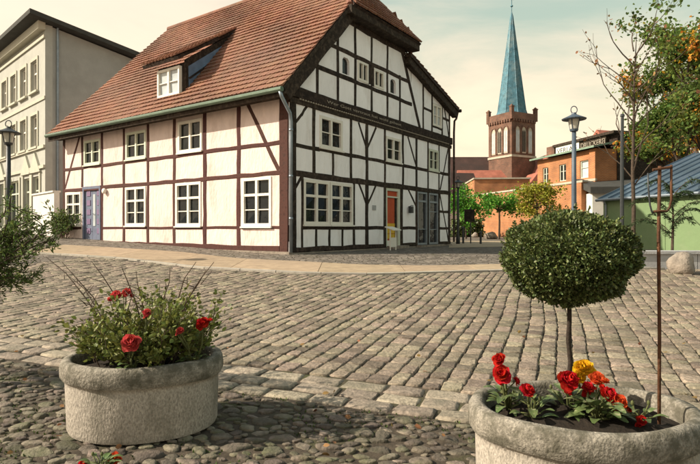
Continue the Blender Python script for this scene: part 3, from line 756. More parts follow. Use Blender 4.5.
# bargeboards on the gable
def barge(p0, p1, w_=.34):
    d = (Vector(p1)-Vector(p0)).normalized(); n = Vector((d.y, -d.x))
    if n.y > 0: n = -n
    q0 = Vector(p0)+n*w_/2; q1 = Vector(p1)+n*w_/2
    return beam(GB, q0, q1, w_, .0, .22, name='bargeboard', m=td, jit=.003)
barge((-.48, 4.22+.0), (yh0+.02, HIPZ+.0), .40)
barge((6.15, RTZ-.02), (REAR[0]-.02, REAR[1]-.04), .34)
beam(GB, (yh0-.1, HIPZ-.15), (yh1-.02, HIPZ-.15), .24, .0, .40, name='hip_eave_board', m=td, jit=.003)

# ---- roof
def tiles(mb_, O, U, V, width, length, pitch=.225, tw=.165, keep=None, lift=.075, thick=.045):
    O = Vector(O); U = Vector(U).normalized(); V = Vector(V).normalized(); Nn = U.cross(V).normalized()
    if Nn.z < 0: Nn = -Nn
    nr = int(length/pitch)
    for r_ in range(nr+1):
        v0 = r_*pitch; sag = .012*math.sin(r_*1.7)
        off = (tw/2 if r_ % 2 else 0) + rng.uniform(-.01, .01)
        nc = int(width/tw)+1
        for c in range(-1, nc):
            u0 = c*tw+off; u1 = u0+tw-.006
            u0c, u1c = max(0, u0), min(width, u1)
            if u1c-u0c < .03: continue
            uc = (u0c+u1c)/2
            if keep and not keep(uc, v0+pitch*.4): continue
            v1 = min(v0+pitch+.05, length+.03)
            if v1-v0 < .06: continue
            h = lift+rng.uniform(-.006, .007)+ .010*math.sin(uc*.9+r_*.35); hb = .008
            dv = rng.uniform(-.007, .007); e = .035
            def q(u, v, h_): return O+U*u+V*v+Nn*h_
            t = [q(u0c, v0+e*.45+dv, h), q(u0c+.04, v0-.012+dv, h), q(u1c-.04, v0-.012+dv, h), q(u1c, v0+e*.45+dv, h), q(u1c, v1, hb+thick*.5), q(u0c, v1, hb+thick*.5)]
            b = [p-Nn*(thick+.012) for p in t[:4]]
            o = len(mb_.v)
            mb_.v += [tuple(p) for p in t+b]
            for f in ((0,1,2,3,4,5), (6,7,1,0), (7,8,2,1), (8,9,3,2), (5,6,0), (4,3,9)):
                mb_.f.append(tuple(i+o for i in f)); mb_.mi.append(0)
XR = .27; XLo = XL-.22
slopeL = math.hypot(5.45, RZ-4.22); Vf = Vector((0, 5.45, RZ-4.22)).normalized()
hipx = -1.85
s_h = slopeL*(HIPZ-4.22)/(RZ-4.22)
Wd = XR-XLo
mb = MB()
def keep_front(u, v):
    x_ = XLo+u
    if v <= s_h: return True
    return x_ < XR+(hipx-XR)*(v-s_h)/(slopeL-s_h)
tiles(mb, (XLo, -.5, 4.22), (1, 0, 0), Vf, Wd, slopeL, .25, .165, keep_front)
roofdeck = MB()
th = .10
def deck(pts):
    n = (Vector(pts[1])-Vector(pts[0])).cross(Vector(pts[2])-Vector(pts[0])).normalized()
    if n.z < 0: n = -n
    roofdeck.hexa([Vector(p)-n*th for p in pts], [Vector(p) for p in pts])
deck([(XLo, -.5, 4.22), (XR, -.5, 4.22), (XR, yh0, HIPZ), (hipx, RY, RZ), (XLo, RY, RZ)])
deck([(hipx, RY, RZ), (XLo, RY, RZ), (XLo, 6.35, RTZ+.02), (-.05, 6.35, RTZ+.02), (-.05, yh1, HIPZ)])
deck([(HIPX, yh0-.05, HIPZ-.02), (HIPX, yh1, HIPZ-.02), (hipx, RY, RZ)])
deck([(XLo, 6.1, RTZ), (XR, 6.1, RTZ), (XR, REAR[0], REAR[1]), (XLo, REAR[0], REAR[1])])
roof = roofdeck.build('roof', M['timber_dark'], house)
# hip and rear slopes
Vh = Vector((hipx-HIPX, 0, RZ-HIPZ)); hl = Vh.length
tiles(mb, (HIPX, yh0, HIPZ), (0, 1, 0), Vh, yh1-yh0, hl, .25, .165, lambda u, v: abs(u-(yh1-yh0)/2) < (yh1-yh0)/2*(1-v/hl)+.05)
Vr = Vector((0, RY-yh1, RZ-HIPZ))
tiles(mb, (XLo, yh1, HIPZ), (1, 0, 0), Vr, Wd, Vr.length, .30, .36, lambda u, v: XLo+u < XR+(hipx-XR)*v/Vr.length)
Vr2 = Vector((0, 6.1-REAR[0], RTZ-REAR[1]))
tiles(mb, (XLo, REAR[0], REAR[1]), (1, 0, 0), Vr2, Wd, Vr2.length, .30, .36)
stuff(mb.build('roof_tiles', M['roof_tile'], roof, recalc=False))
q = MB()
x = XLo
while x < hipx:
    q.tube([(x, RY, RZ), (x+.38, RY, RZ+.015)], [.13, .115], 10); x += .36
p0, p1 = Vector((XR, yh0, HIPZ)), Vector((hipx, RY, RZ))
for k in range(9):
    q.tube([p0.lerp(p1, k/9), p0.lerp(p1, (k+1.1)/9)], [.11, .095], 8)
    pr0, pr1 = Vector((HIPX-.1, yh1, HIPZ+.05)), p1; q.tube([pr0.lerp(pr1, k/9), pr0.lerp(pr1, (k+1.1)/9)], [.11, .095], 8)
q.build('ridge_tiles', M['roof_tile'], roof)
# soffit, gutter and downpipes
q = MB(); q.box(XLo, XR-.05, -.47, .0, 4.08, 4.13); q.box(XLo, XR-.05, -.49, -.44, 3.99, 4.2)
q.build('soffit', td, roof)
q = MB(); q.tube([(XLo, -.56, 4.19), (XR, -.56, 4.15)], .068, 10); q.build('gutter', M['gutter_green'], roof)
q = MB(); q.tube([(.2, -.56, 4.1), (.2, -.5, 3.98), (.17, -.15, 3.62), (.15, -.09, 3.42), (.14, -.08, 3.0), (.14, -.08, .02)], .046, 10)
for z in (3.2, 2.0, .9): q.tube([(.14, -.08, z-.03), (.14, -.08, z+.03)], .056, 10)
q.build('downpipe', M['zinc'], house, smooth=True)
q = MB(); q.tube([(XR-.3, REAR[0]+.05, REAR[1]-.04), (XR+.05, REAR[0]+.05, REAR[1]-.06)], .07, 8); q.tube([(XR-.1, REAR[0]+.05, REAR[1]-.1), (XR-.1, REAR[0]-.1, REAR[1]-.4), (.12, 10.05, 5.1), (.12, 10.0, 4.6), (.12, 10.0, .1)], .045, 8)
q.build('downpipe', M['timber_dark'], house)
# dormer
dm = MB()
ez, ey = 5.92, -.26          # eave of the dormer roof
top_y = 3.05; top_z = zroof(top_y)+.02
dl, dr2 = -6.15, -4.32; tl, trr = -5.9, -5.25
A_, B_, C_, D_ = Vector((dl, ey, ez)), Vector((dr2, ey, ez)), Vector((trr, top_y, top_z)), Vector((tl, top_y, top_z))
n_ = (B_-A_).cross(D_-A_).normalized(); n_ = n_ if n_.z > 0 else -n_
dm.hexa([p-n_*.10 for p in (A_, B_, C_, D_)], [A_, B_, C_, D_])
dormer = dm.build('dormer', M['timber_dark'], roof)
mb = MB(); Vd = (D_+C_)/2-(A_+B_)/2; Vd.x = 0; ld = Vd.length
tiles(mb, A_, (1, 0, 0), Vd, dr2-dl, ld, .25, .165, lambda u, v: (tl-dl)*v/ld-.05 < u < (dr2-dl)+(trr-dr2)*v/ld+.04)
stuff(mb.build('dormer_tiles', M['roof_tile'], dormer, recalc=False))
fx0, fx1, fy = -5.70, -4.52, .06
q = MB(); q.box(fx0-.1, fx1+.06, fy+.05, fy+.12, 4.6, 5.84); q.build('dormer_front', td, dormer)
def FD(a, z, o): return (a, fy+.05-o, z)
window(FD, fx0, fx1-.05, 4.86, 5.74, [1, 1], fm='frame_white', gm='glass_pale', parent=dormer, depth=.09, sill=False, fw=.07)
bot0 = Vector((fx1+.05, fy+.05, 4.80)); bot1 = Vector((-5.22, 2.7, zroof(2.7)+.06)); tp0 = Vector((fx1+.05, fy+.05, 5.92))
off = Vector((.05, .02, 0))
q = MB(); q.hexa([bot0, bot1, tp0], [bot0+off, bot1+off, tp0+off]); q.build('dormer_cheek', M['timber_dark'], dormer)
c0 = bot0.lerp(bot1, .06).lerp(tp0, .10); c1 = bot0.lerp(bot1, .80).lerp(tp0, .06); c2 = tp0.lerp(bot1, .06).lerp(bot0, .22)
q = MB(); q.hexa([p+off*1.05 for p in (c0, c1, c2)], [p+off*1.3 for p in (c0, c1, c2)]); q.build('cheek_pane', M['glass_blue'], dormer)
q = MB(); q.tube([bot0+off*1.6, bot1+off*1.6], .04, 6); q.build('cheek_frame', M['lamp_blue'], dormer)
mid0 = c0.lerp(c2, .5); mid1 = c1.lerp(c2, .5)
q = MB(); q.tube([c0.lerp(c2, .45)+off*1.6, c0.lerp(c1, .5)+off*1.6], .03, 6); q.build('cheek_muntin', td, dormer)
# small fixture by the gable doors
q = MB(); q.tube([(.02, 6.35, 1.42), (.12, 6.35, 1.45)], .018, 6); q.box(.06, .19, 6.28, 6.42, 1.2, 1.42); q.build('wall_lantern', M['lamp_iron'], house)
q = MB(); q.box(.008, .02, 3.98, 4.2, 1.24, 1.4); q.box(.008, .02, 6.55, 6.72, 1.38, 1.5); q.build('name_plate', M['concrete_wall'], house)

# ------------------------------------------------------------------ grey house on the left
GC = Vector((-13.7, 24.0)); gz = .85
gdir = Vector((-.722, .692))                      # along its street front
grz = math.atan2(-gdir.y, -gdir.x)                # local x runs from far left to the corner, local -y faces the street
ghouse = thing('grey_house', 'three storey grey stucco house with flat dark roof beside the half timbered house', 'house', (GC.x, GC.y, gz), grz)
GHt = 9.25; GD = 11.0; GL = 15.0
def GF(a, z, o): return (-a, -o, z)                # a = distance from the corner to the left
def gs(px): 
    k = (px-350)/FPX
    return (GC.x-k*GC.y)/(-gdir.x+k*gdir.y)
def gzz(px, py):
    s_ = gs(px); Yd = GC.y+gdir.y*s_
    return EYE-(py-229)/FPX*Yd-gz
openings = []
bays = [1.05, 2.75, 4.45, 6.15, 8.2, 10.2, 12.2]
for b in bays:
    openings += [(b, b+.92, 6.75, 8.15), (b, b+.92, 4.15, 5.6)]
shop = [(.75, 1.75, .35, 2.75), (2.15, 3.15, .35, 2.75), (3.9, 5.9, .35, 2.75), (6.6, 7.6, .35, 2.75), (8.3, 10.2, .35, 2.75), (10.9, 12.0, .35, 2.75)]
q = MB()
# street front as piers and bands round the openings (real openings)
def band(z0, z1, ops):
    ops = sorted(ops); a = 0.
    for o0, o1 in ops: 
        bx(GF, q, a, o0, z0, z1, -.3, 0); a = o1
    bx(GF, q, a, GL, z0, z1, -.3, 0)
band(-.8, .35, []); band(.35, 2.75, [(a, b) for a, b, _, _ in shop]); band(2.75, 4.15, []); band(4.15, 5.6, [(b, b+.92) for b in bays]); band(5.6, 6.75, []); band(6.75, 8.15, [(b, b+.92) for b in bays]); band(8.15, GHt+.25, [])
q.build('front_wall', M['stucco'], ghouse)
q = MB()
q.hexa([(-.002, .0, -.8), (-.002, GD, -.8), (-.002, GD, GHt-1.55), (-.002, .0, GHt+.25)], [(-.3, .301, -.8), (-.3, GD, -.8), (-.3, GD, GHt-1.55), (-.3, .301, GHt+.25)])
q.build('side_wall', M['stucco_shaded'], ghouse)
q = MB(); q.box(-GL, -.31, .31, GD-.1, -.8, GHt-1.7); q.build('wall_core', M['dark_core'], ghouse)
q = MB()
q.hexa([(-GL-.4, -.75, GHt+.42), (.5, -.75, GHt+.42), (.5, GD+.3, GHt-1.45), (-GL-.4, GD+.3, GHt-1.45)], [(-GL-.4, -.75, GHt+.62), (.5, -.75, GHt+.62), (.5, GD+.3, GHt-1.25), (-GL-.4, GD+.3, GHt-1.25)])
q.build('roof', M['roof_felt'], ghouse)
q = MB(); bx(GF, q, -.05, GL, GHt-.0, GHt+.36, .003, .3); bx(GF, q, -.02, GL, GHt-.35, GHt-.22, .003, .07); q.build('eaves_cornice', M['cornice'], ghouse)
for z in (3.05, 3.95, 6.15):
    q = MB(); bx(GF, q, -.03, GL, z, z+.14, .003, .09 if z < 4 else .05); q.build('string_course', M['cornice'], ghouse)
for (a0, a1, z0, z1) in openings:
    wn = window(GF, a0, a1, z0, z1, [.35, .65], fm='frame_white', parent=ghouse, fw=.06, mw=.06, depth=-.12, sill=False, thick_after=0)
    q = MB(); bx(GF, q, a0-.13, a0-.005, z0-.02, z1+.16, .003, .05); bx(GF, q, a1+.005, a1+.13, z0-.02, z1+.16, .003, .05); bx(GF, q, a0-.005, a1+.005, z1+.03, z1+.158, .003, .048); bx(GF, q, a0-.18, a1+.18, z0-.12, z0-.025, .003, .13)
    q.build('surround', M['cornice'], wn)
for (a0, a1, z0, z1) in shop:
    wn = window(GF, a0, a1, z0, z1, [.25, .75], cols=1 if a1-a0 < 1.2 else 2, fm='frame_green', parent=ghouse, fw=.07, depth=-.12, sill=False, thick_after=0, name='shop_window')
    q = MB(); bx(GF, q, a0-.2, a0-.02, z0, z1+.12, .003, .06); bx(GF, q, a1+.02, a1+.2, z0, z1+.12, .003, .06)
    if a1-a0 < 1.2:
        q.hexa([GF(a0-.3, 2.92, .003), GF(a1+.3, 2.92, .003), GF((a0+a1)/2, 3.85, .003)], [GF(a0-.3, 2.92, .1), GF(a1+.3, 2.92, .1), GF((a0+a1)/2, 3.85, .1)])
    q.build('surround', M['cornice'], wn)

# pale garden wall closing the gap between the two houses
p0 = Vector((-11.75, 21.4)); p1 = Vector((-13.9, 23.6))
q = MB(); d = (p1-p0).normalized(); n2 = Vector((-d.y, d.x))*.1
pz = zg(p0.x, p0.y)
q.hexa([(p0.x-n2.x, p0.y-n2.y, pz-.3), (p1.x-n2.x, p1.y-n2.y, pz-.3), (p1.x+n2.x, p1.y+n2.y, pz-.3), (p0.x+n2.x, p0.y+n2.y, pz-.3)],
       [(p0.x-n2.x, p0.y-n2.y, pz+1.75), (p1.x-n2.x, p1.y-n2.y, pz+1.75), (p1.x+n2.x, p1.y+n2.y, pz+1.75), (p0.x+n2.x, p0.y+n2.y, pz+1.75)])
n3 = n2*1.5
q.hexa([(p0.x-n3.x, p0.y-n3.y, pz+1.752), (p1.x-n3.x, p1.y-n3.y, pz+1.752), (p1.x+n3.x, p1.y+n3.y, pz+1.752), (p0.x+n3.x, p0.y+n3.y, pz+1.752)],
       [(p0.x-n3.x, p0.y-n3.y, pz+1.82), (p1.x-n3.x, p1.y-n3.y, pz+1.82), (p1.x+n3.x, p1.y+n3.y, pz+1.82), (p0.x+n3.x, p0.y+n3.y, pz+1.82)])
tag(q.build('garden_wall', M['white_wall']), 'pale garden wall closing the gap between grey house and half timbered house', 'wall')

# ------------------------------------------------------------------ church
CH = Vector((27.25, 90.0)); 
church = thing('church', 'brick church with square tower and tall blue copper spire behind the orange brick buildings', 'church', (CH.x, CH.y, .3), R(28.2))
hs_ = 2.66; TZ = 20.0
q = MB(); q.box(-hs_, hs_, -hs_, hs_, -.5, TZ-1.2); q.build('tower', M['church_brick'], church)
q = MB(); q.box(-hs_-.18, hs_+.18, -hs_-.18, hs_+.18, TZ-1.199, TZ-.1)
for k in range(9):
    for s_ in (-1, 1):
        a = -hs_+.1+k*.58
        q.box(a, a+.36, s_*(hs_+.18)-.06, s_*(hs_+.18)+.06, TZ-1.6, TZ-1.2); q.box(s_*(hs_+.18)-.06, s_*(hs_+.18)+.06, a, a+.36, TZ-1.6, TZ-1.2)
q.build('parapet', M['church_brick'], church)
q = MB(); q.box(-hs_-.12, hs_+.12, -hs_-.12, hs_+.12, 12.6, 12.95); q.build('string_course', M['stone_trim'], church)
for sx in (-1, 1):
    for sy in (-1, 1):
        q = MB(); cx, cy = sx*hs_, sy*hs_
        q.box(cx-.27, cx+.27, cy-.27, cy+.27, TZ-1.3, TZ+.65); q.box(cx-.33, cx+.33, cy-.33, cy+.33, TZ+.65, TZ+.82)
        q.hexa([(cx-.24, cy-.24, TZ+.821), (cx+.24, cy-.24, TZ+.821), (cx+.24, cy+.24, TZ+.821), (cx-.24, cy+.24, TZ+.821)], [(cx-.05, cy-.05, TZ+1.1), (cx+.05, cy-.05, TZ+1.1), (cx+.05, cy+.05, TZ+1.1), (cx-.05, cy+.05, TZ+1.1)])
        q.build('pinnacle', M['church_brick'], church)
def TF(s_, ax):
    if ax: return lambda a, z, o: (s_*(hs_+o), a, z)
    return lambda a, z, o: (a, s_*(hs_+o), z)
for ax in (0, 1):
    for s_ in (-1, 1):
        f = TF(s_, ax)
        for c in (-1.4, 0, 1.4):
            pts2 = [(c-.5, 13.3), (c+.5, 13.3)]+[(c+.5*math.cos(t), 16.9+.75*math.sin(t)) for t in [math.pi*k/8 for k in range(9)]]
            q = MB(); q.hexa([f(a, z, .02) for a, z in pts2], [f(a, z, .05) for a, z in pts2]); wn = q.build('belfry_window', M['stone_trim'], church)
            q = MB()
            for (b0, b1) in ((c-.34, c-.05), (c+.05, c+.34)):
                pl = [(b0, 13.5), (b1, 13.5), (b1, 16.8), ((b0+b1)/2, 17.15), (b0, 16.8)]
                q.hexa([f(a, z, .05) for a, z in pl], [f(a, z, .08) for a, z in pl])
            q.build('louvre', M['glass_pale'] if c else M['dark_core'], wn)
            q = MB()
            outer = [(c+.68*math.cos(t), 16.9+.98*math.sin(t)) for t in [math.pi*k/8 for k in range(9)]]; inner = [(c+.5*math.cos(t), 16.9+.75*math.sin(t)) for t in [math.pi*k/8 for k in range(9)]]
            for k in range(8): q.hexa([f(*outer[k], .0), f(*outer[k+1], .0), f(*inner[k+1], .0), f(*inner[k], .0)], [f(*outer[k], .16), f(*outer[k+1], .16), f(*inner[k+1], .16), f(*inner[k], .16)])
            bx(f, q, c-.68, c-.5, 13.3, 16.9, 0, .16); bx(f, q, c+.5, c+.68, 13.3, 16.9, 0, .16)
            q.build('arch_moulding', M['church_brick'], wn)
q = MB(); prof_s = [(2.72, TZ-.2), (2.45, TZ+.6), (1.25, TZ+9.2), (.25, TZ+16.6), (.06, TZ+17.4)]
spire = None
sp_parent = link('spire', None, church)
for k in range(8):
    t0, t1 = 2*math.pi*(k+.5)/8, 2*math.pi*(k+1.5)/8; q = MB(); vs = []
    for (r_, z) in prof_s: vs += [(r_*math.cos(t0), r_*math.sin(t0), z), (r_*math.cos(t1), r_*math.sin(t1), z)]
    q.add(vs, [(2*i, 2*i+1, 2*i+3, 2*i+2) for i in range(len(prof_s)-1)]); q.build('spire_facet', M['copper'], sp_parent, recalc=False)
for k in range(8):
    t0 = 2*math.pi*(k+.5)/8; q = MB(); q.tube([(r_*math.cos(t0), r_*math.sin(t0), z) for r_, z in prof_s], [.06, .055, .05, .04, .02], 5); q.build('spire_seam', M['copper'], sp_parent)
q = MB(); q.tube([(0, 0, TZ+17.2), (0, 0, TZ+20.2)], .06, 6); q.lathe([(0, TZ+18.2), (.22, TZ+18.35), (.22, TZ+18.5), (0, TZ+18.65)], 8); q.tube([(-.5, 0, TZ+19.6), (.5, 0, TZ+19.6)], .05, 5); q.build('finial', M['copper'], sp_parent)
# nave and side roofs are built along world axes turned back from the tower
nave_rot = Matrix.Rotation(-R(28.2), 4, 'Z')
def cpart(mb_, name, m): o_ = mb_.build(name, m, church); o_.matrix_local = nave_rot; return o_
def gable_roof(name, x0, x1, yc, half, ze, zr_, m, wm, axis='x'):
    q = MB()
    if axis == 'x':
        q.hexa([(x0, yc-half, ze), (x0, yc+half, ze), (x0, yc, zr_)], [(x1, yc-half, ze), (x1, yc+half, ze), (x1, yc, zr_)])
        w_ = MB(); w_.box(x0+.3, x1-.3, yc-half+.4, yc+half-.4, -.5, ze+.02)
    else:
        q.hexa([(yc-half, x0, ze), (yc+half, x0, ze), (yc, x0, zr_)], [(yc-half, x1, ze), (yc+half, x1, ze), (yc, x1, zr_)])
        w_ = MB(); w_.box(yc-half+.4, yc+half-.4, x0+.3, x1-.3, -.5, ze+.02)
    cpart(q, name, m); cpart(w_, 'wall', wm)
gable_roof('nave_roof', -24, -1.5, 4.5, 6.5, 7.2, 13.6, M['church_roof'], M['church_brick'])
gable_roof('aisle_roof', -9.5, -1.2, -1.5, 3.4, 7.0, 10.6, M['church_roof_red'], M['church_brick'])
gable_roof('transept_roof', -6.5, 9, 4.6, 2.9, 8.2, 12.9, M['church_roof_red'], M['church_brick'], 'y')
gable_roof('porch_roof', -8.5, -3, 1.6, 1.3, 7.9, 9.6, M['church_roof_red'], M['white_wall'], 'y')

# ------------------------------------------------------------------ brick buildings right of the street
bd = Vector((-.24, .971))                          # recedes from the square
b0_ = Vector((246/FPX*35, 35.0)); brz = math.atan2(-bd.y, -bd.x)
def BF(a, z, o): return (-a, -o, z)                # a from the near corner, o out of the lit face
zb0 = .45
bb_ = thing('brick_building', 'two storey orange brick building with sign board along its roof edge', 'building', (b0_.x, b0_.y, zb0), brz)
q = MB()
def bandb(z0, z1, ops, L_):
    a = 0.
    for o0, o1 in ops: bx(BF, q, a, o0, z0, z1, -.3, 0); a = o1
    bx(BF, q, a, L_, z0, z1, -.3, 0)
ops = [(.75, 1.6), (3.1, 3.9), (5.2, 5.9)]
bandb(-.5, 4.15, [], 6.6); bandb(4.15, 5.35, ops, 6.6); bandb(5.35, 6.0, [], 6.6)
q.box(-6.6, -.002, .301, 7.0, -.5, 6.0)
q.build('wall', M['orange_brick'], bb_)
for k, (a0, a1) in enumerate(ops): window(BF, a0, a1, 4.15, 5.35, [.4, .6], cols=2 if k else 1, fm='frame_green', gm='glass' if k else 'glass_pale', parent=bb_, fw=.06, depth=-.1)
q = MB(); bx(BF, q, -.1, 6.7, 3.86, 4.02, .003, .14); q.build('string_course', M['stone_trim'], bb_)
q = MB(); bx(BF, q, -.06, .5, -.45, 5.99, .003, .12); q.build('corner_pilaster', M['orange_brick'], bb_)
q = MB(); q.hexa([BF(-.35, 6.0, .45), BF(7.0, 6.0, .45), BF(7.0, 6.35, -1.2), BF(-.35, 6.35, -1.2)], [BF(-.35, 6.12, .45), BF(7.0, 6.12, .45), BF(7.0, 6.47, -1.2), BF(-.35, 6.47, -1.2)]); q.build('eaves_roof', M['copper_green'], bb_)
q = MB(); bx(BF, q, .6, 6.0, 6.3, 7.0, -1.5, -1.25); bx(BF, q, -.3, 6.3, 7.0, 7.18, -4.5, -1.1); bx(BF, q, -.2, 6.2, 6.36, 7.0, -4.4, -1.5); q.build('roof_storey', M['timber_dark'], bb_)
q = MB(); bx(BF, q, 3.3, 6.0, 6.34, 6.98, -1.25, -1.2); sg = q.build('sign_board', M['frame_white'], bb_)
for (t_, a, wd, m_) in (('VERLAG', 5.85, 2.3, 'ink'), ('DRUCKEREI', 3.1, 2.45, 'letter')):
    tm = text_mesh(t_, .5, 'sign_lettering', M[m_], sg, wd)
    tm.matrix_local = Matrix(((1, 0, 0, -a), (0, 0, -1, 1.19), (0, 1, 0, 6.47), (0, 0, 0, 1)))
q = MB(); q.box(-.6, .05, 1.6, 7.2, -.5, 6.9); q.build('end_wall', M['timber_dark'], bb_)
q = MB(); bx(BF, q, 6.2, 7.2, 5.9, 7.15, -2.6, -1.2); q.build('chimney', M['church_brick'], bb_)
# long brick wall in front of it
q = MB(); bx(BF, q, -.25, 16.5, -.5, 3.72, .9, 1.2); wl_ = q.mesh('brick_wall', M['orange_brick'])
wl = thing('brick_wall', 'long orange brick wall with pale coping behind the street trees', 'wall', (b0_.x, b0_.y, zb0), brz)
link('wall_face', wl_, wl)
q = MB(); bx(BF, q, -.3, 16.5, 3.721, 3.85, .84, 1.26); q.build('coping', M['stone_trim'], wl)
q = MB(); bx(BF, q, -.28, .25, -.5, 3.7, 1.203, 1.32); q.build('pier', M['orange_brick'], wl)
# low annex facing the street
ax_ = thing('brick_annex', 'flat topped orange brick annex in front of the church', 'building', (P(502, 229, 54).x, 54, .45), R(-4))
q = MB(); wx = 2.75
for (x0, x1, z0, z1) in ((-wx, -1.35, -.5, 5.75), (-.85, 1.0, -.5, 5.75), (1.5, wx, -.5, 5.75), (-1.35, -.85, -.5, .9), (-1.35, -.85, 2.1, 5.75), (1.0, 1.5, -.5, .9), (1.0, 1.5, 2.1, 5.75)): q.box(x0, x1, 0, .3, z0, z1)
q.box(-wx, wx, .301, 6, -.5, 5.75); q.build('wall', M['orange_brick'], ax_)
def AF(a, z, o): return (a, -o, z)
for a in (-1.35, 1.0): window(AF, a, a+.5, .9, 2.1, [1, 1], fm='frame_white', parent=ax_, fw=.06, mw=.05, depth=-.08)
q = MB(); q.box(-wx-.1, wx+.1, -.12, 6.1, 5.751, 5.9); q.build('coping', M['stone_trim'], ax_)
# dark house at the far end of the lane
dh = thing('gabled_house', 'small pale house with dark roof at end of lane beside the gable', 'house', (P(460, 229, 62).x, 62, .45), R(8))
q = MB(); q.box(-4, 2.6, 0, 7, -.5, 3.4); q.build('wall', M['white_wall'], dh)
q = MB(); q.hexa([(-4.4, -.5, 3.3), (-4.4, 7.5, 3.3), (-4.4, 3.5, 7.6)], [(3.0, -.5, 3.3), (3.0, 7.5, 3.3), (3.0, 3.5, 7.6)]); q.build('roof', M['church_roof'], dh)
for a in (-2.8, .2): window(AF, a, a+1.1, 1.0, 2.3, [1, 1], parent=dh, fw=.08)
# white shed left of the green building
ws = thing('white_outbuilding', 'low white outbuilding with dark roof beside the orange brick building', 'building', (P(618, 229, 33).x, 33, .45), R(-8))
q = MB(); q.box(-1.5, 3.5, 0, 3, -.5, 2.95); q.build('wall', M['white_wall'], ws)
q = MB(); q.hexa([(-1.7, -.3, 2.9), (3.7, -.3, 2.9), (3.7, 3.2, 3.7), (-1.7, 3.2, 3.7)], [(-1.7, -.3, 3.3), (3.7, -.3, 3.3), (3.7, 3.2, 4.1), (-1.7, 3.2, 4.1)]); q.build('roof', M['roof_felt'], ws)
# house behind the trees
bh = thing('tiled_house', 'pale house with brown tiled roof half hidden behind the autumn tree', 'house', (P(668, 229, 46).x, 46, .45), R(20))
q = MB(); q.box(-4, 5, 0, 7, -.5, 5.6); q.build('wall', M['white_wall'], bh)
q = MB(); q.hexa([(-4.4, -.5, 5.5), (-4.4, 7.5, 5.5), (-4.4, 3.5, 9.6)], [(5.4, -.5, 5.5), (5.4, 7.5, 5.5), (5.4, 3.5, 9.6)]); q.build('roof', M['church_roof_red'], bh)
for a in (-2.8, .2): window(AF, a, a+1.1, 3.0, 4.4, [1, 1], parent=bh, fw=.08)

# ------------------------------------------------------------------ green pavilion with blue metal roof
gd = Vector((-.303, .953)); g0 = Vector((10.2, 15.6)) - gd*2.6
grn = thing('green_pavilion', 'low green panelled shed with blue standing seam metal roof', 'shed', (g0.x, g0.y, .42), math.atan2(-gd.y, -gd.x))
Lg = 3.67+2.6; Hg = 1.78
for k in range(5):
    a0 = k*Lg/5; q = MB(); bx(BF, q, a0+.004, a0+Lg/5-.004, -.1, Hg, -.06, 0+rng.uniform(-.003, .003)); q.build('wall_panel', M['green_panel'], grn)
q = MB(); q.box(-Lg+.03, -.03, .07, 4.3, -.1, Hg-.02); q.build('wall_core', M['green_panel'], grn)
q = MB(); q.hexa([(-Lg, .05, Hg-.02), (-Lg, 4.3, Hg-.02), (-Lg, 4.3, Hg+1.72)], [(0, .05, Hg-.02), (0, 4.3, Hg-.02), (0, 4.3, Hg+1.72)]); q.build('gable_end', M['blue_roof'], grn)
ns = 14
for k in range(ns):
    a0 = -Lg-.15+k*(Lg+.3)/ns; a1 = a0+(Lg+.3)/ns; q = MB()
    def RP(x_, t, h): return (x_, -.12+t*4.6, Hg+.02+t*1.85+h)
    q.hexa([RP(a0, 0, -.05), RP(a1, 0, -.05), RP(a1, 1, -.05), RP(a0, 1, -.05)], [RP(a0, 0, 0), RP(a1, 0, 0), RP(a1, 1, 0), RP(a0, 1, 0)])
    q.hexa([RP(a0-.015, 0, .0), RP(a0+.015, 0, .0), RP(a0+.015, 1, .0), RP(a0-.015, 1, .0)], [RP(a0-.012, 0, .05), RP(a0+.012, 0, .05), RP(a0+.012, 1, .05), RP(a0-.012, 1, .05)])
    q.build('roof_sheet', M['blue_roof'], grn)
q = MB(); bx(BF, q, -.2, Lg+.2, Hg-.05, Hg+.03, .003, .12); q.build('eaves_trim', M['lamp_blue'], grn)
# low concrete wall in front of it
q = MB(); c = G(672, 269); zc = zg(*c)
lw = thing('low_concrete_wall', 'low pale grey concrete wall in front of green shed', 'wall', (c[0]-.75, c[1]+.1, zc), R(-3))
for k in range(3): 
    q = MB(); q.box(k*1.3, k*1.3+1.285, 0, .35, -.1, .30); q.build('block', M['concrete_wall'], lw)
    q = MB(); q.box(k*1.3-.02, k*1.3+1.3, -.04, .4, .302, .36); q.build('coping', M['concrete_wall'], lw)
def rock(name, loc, r3, label, cat, m='rock', seed=1, group=None):
    r_ = random.Random(seed); bm = bmesh.new(); bmesh.ops.create_icosphere(bm, subdivisions=3, radius=1)
    ph = [r_.uniform(0, 6) for _ in range(6)]
    for v in bm.verts:
        c_ = v.co; g_ = 1+.14*math.sin(3*c_.x+ph[0])*math.cos(2.5*c_.y+ph[1])+.1*math.sin(5*c_.z+ph[2]+2*c_.x)+.05*math.sin(9*c_.y+ph[3])
        v.co = Vector((c_.x*r3[0], c_.y*r3[1], max(c_.z, -.5)*r3[2]))*g_
    me_ = bpy.data.meshes.new(name); bm.to_mesh(me_); bm.free(); me_.materials.append(M[m]); me_.polygons.foreach_set('use_smooth', [True]*len(me_.polygons))
    return tag(link(name, me_, None, loc), label, cat, group)
c = G(681, 273); rock('boulder', (c[0], c[1], zg(*c)+.12), (.22, .2, .3), 'weathered brown boulder in front of low concrete wall', 'boulder', seed=3)
c = G(475, 237.2); rock('boulder', (c[0], c[1], zg(*c)+.1), (.28, .28, .24), 'small pale boulder beside the lane sign post', 'boulder', seed=4)
c = G(490.5, 238.8); rock('boulder', (c[0], c[1], zg(*c)+.15), (.44, .4, .33), 'large dark boulder below the lane trees', 'boulder', seed=9)
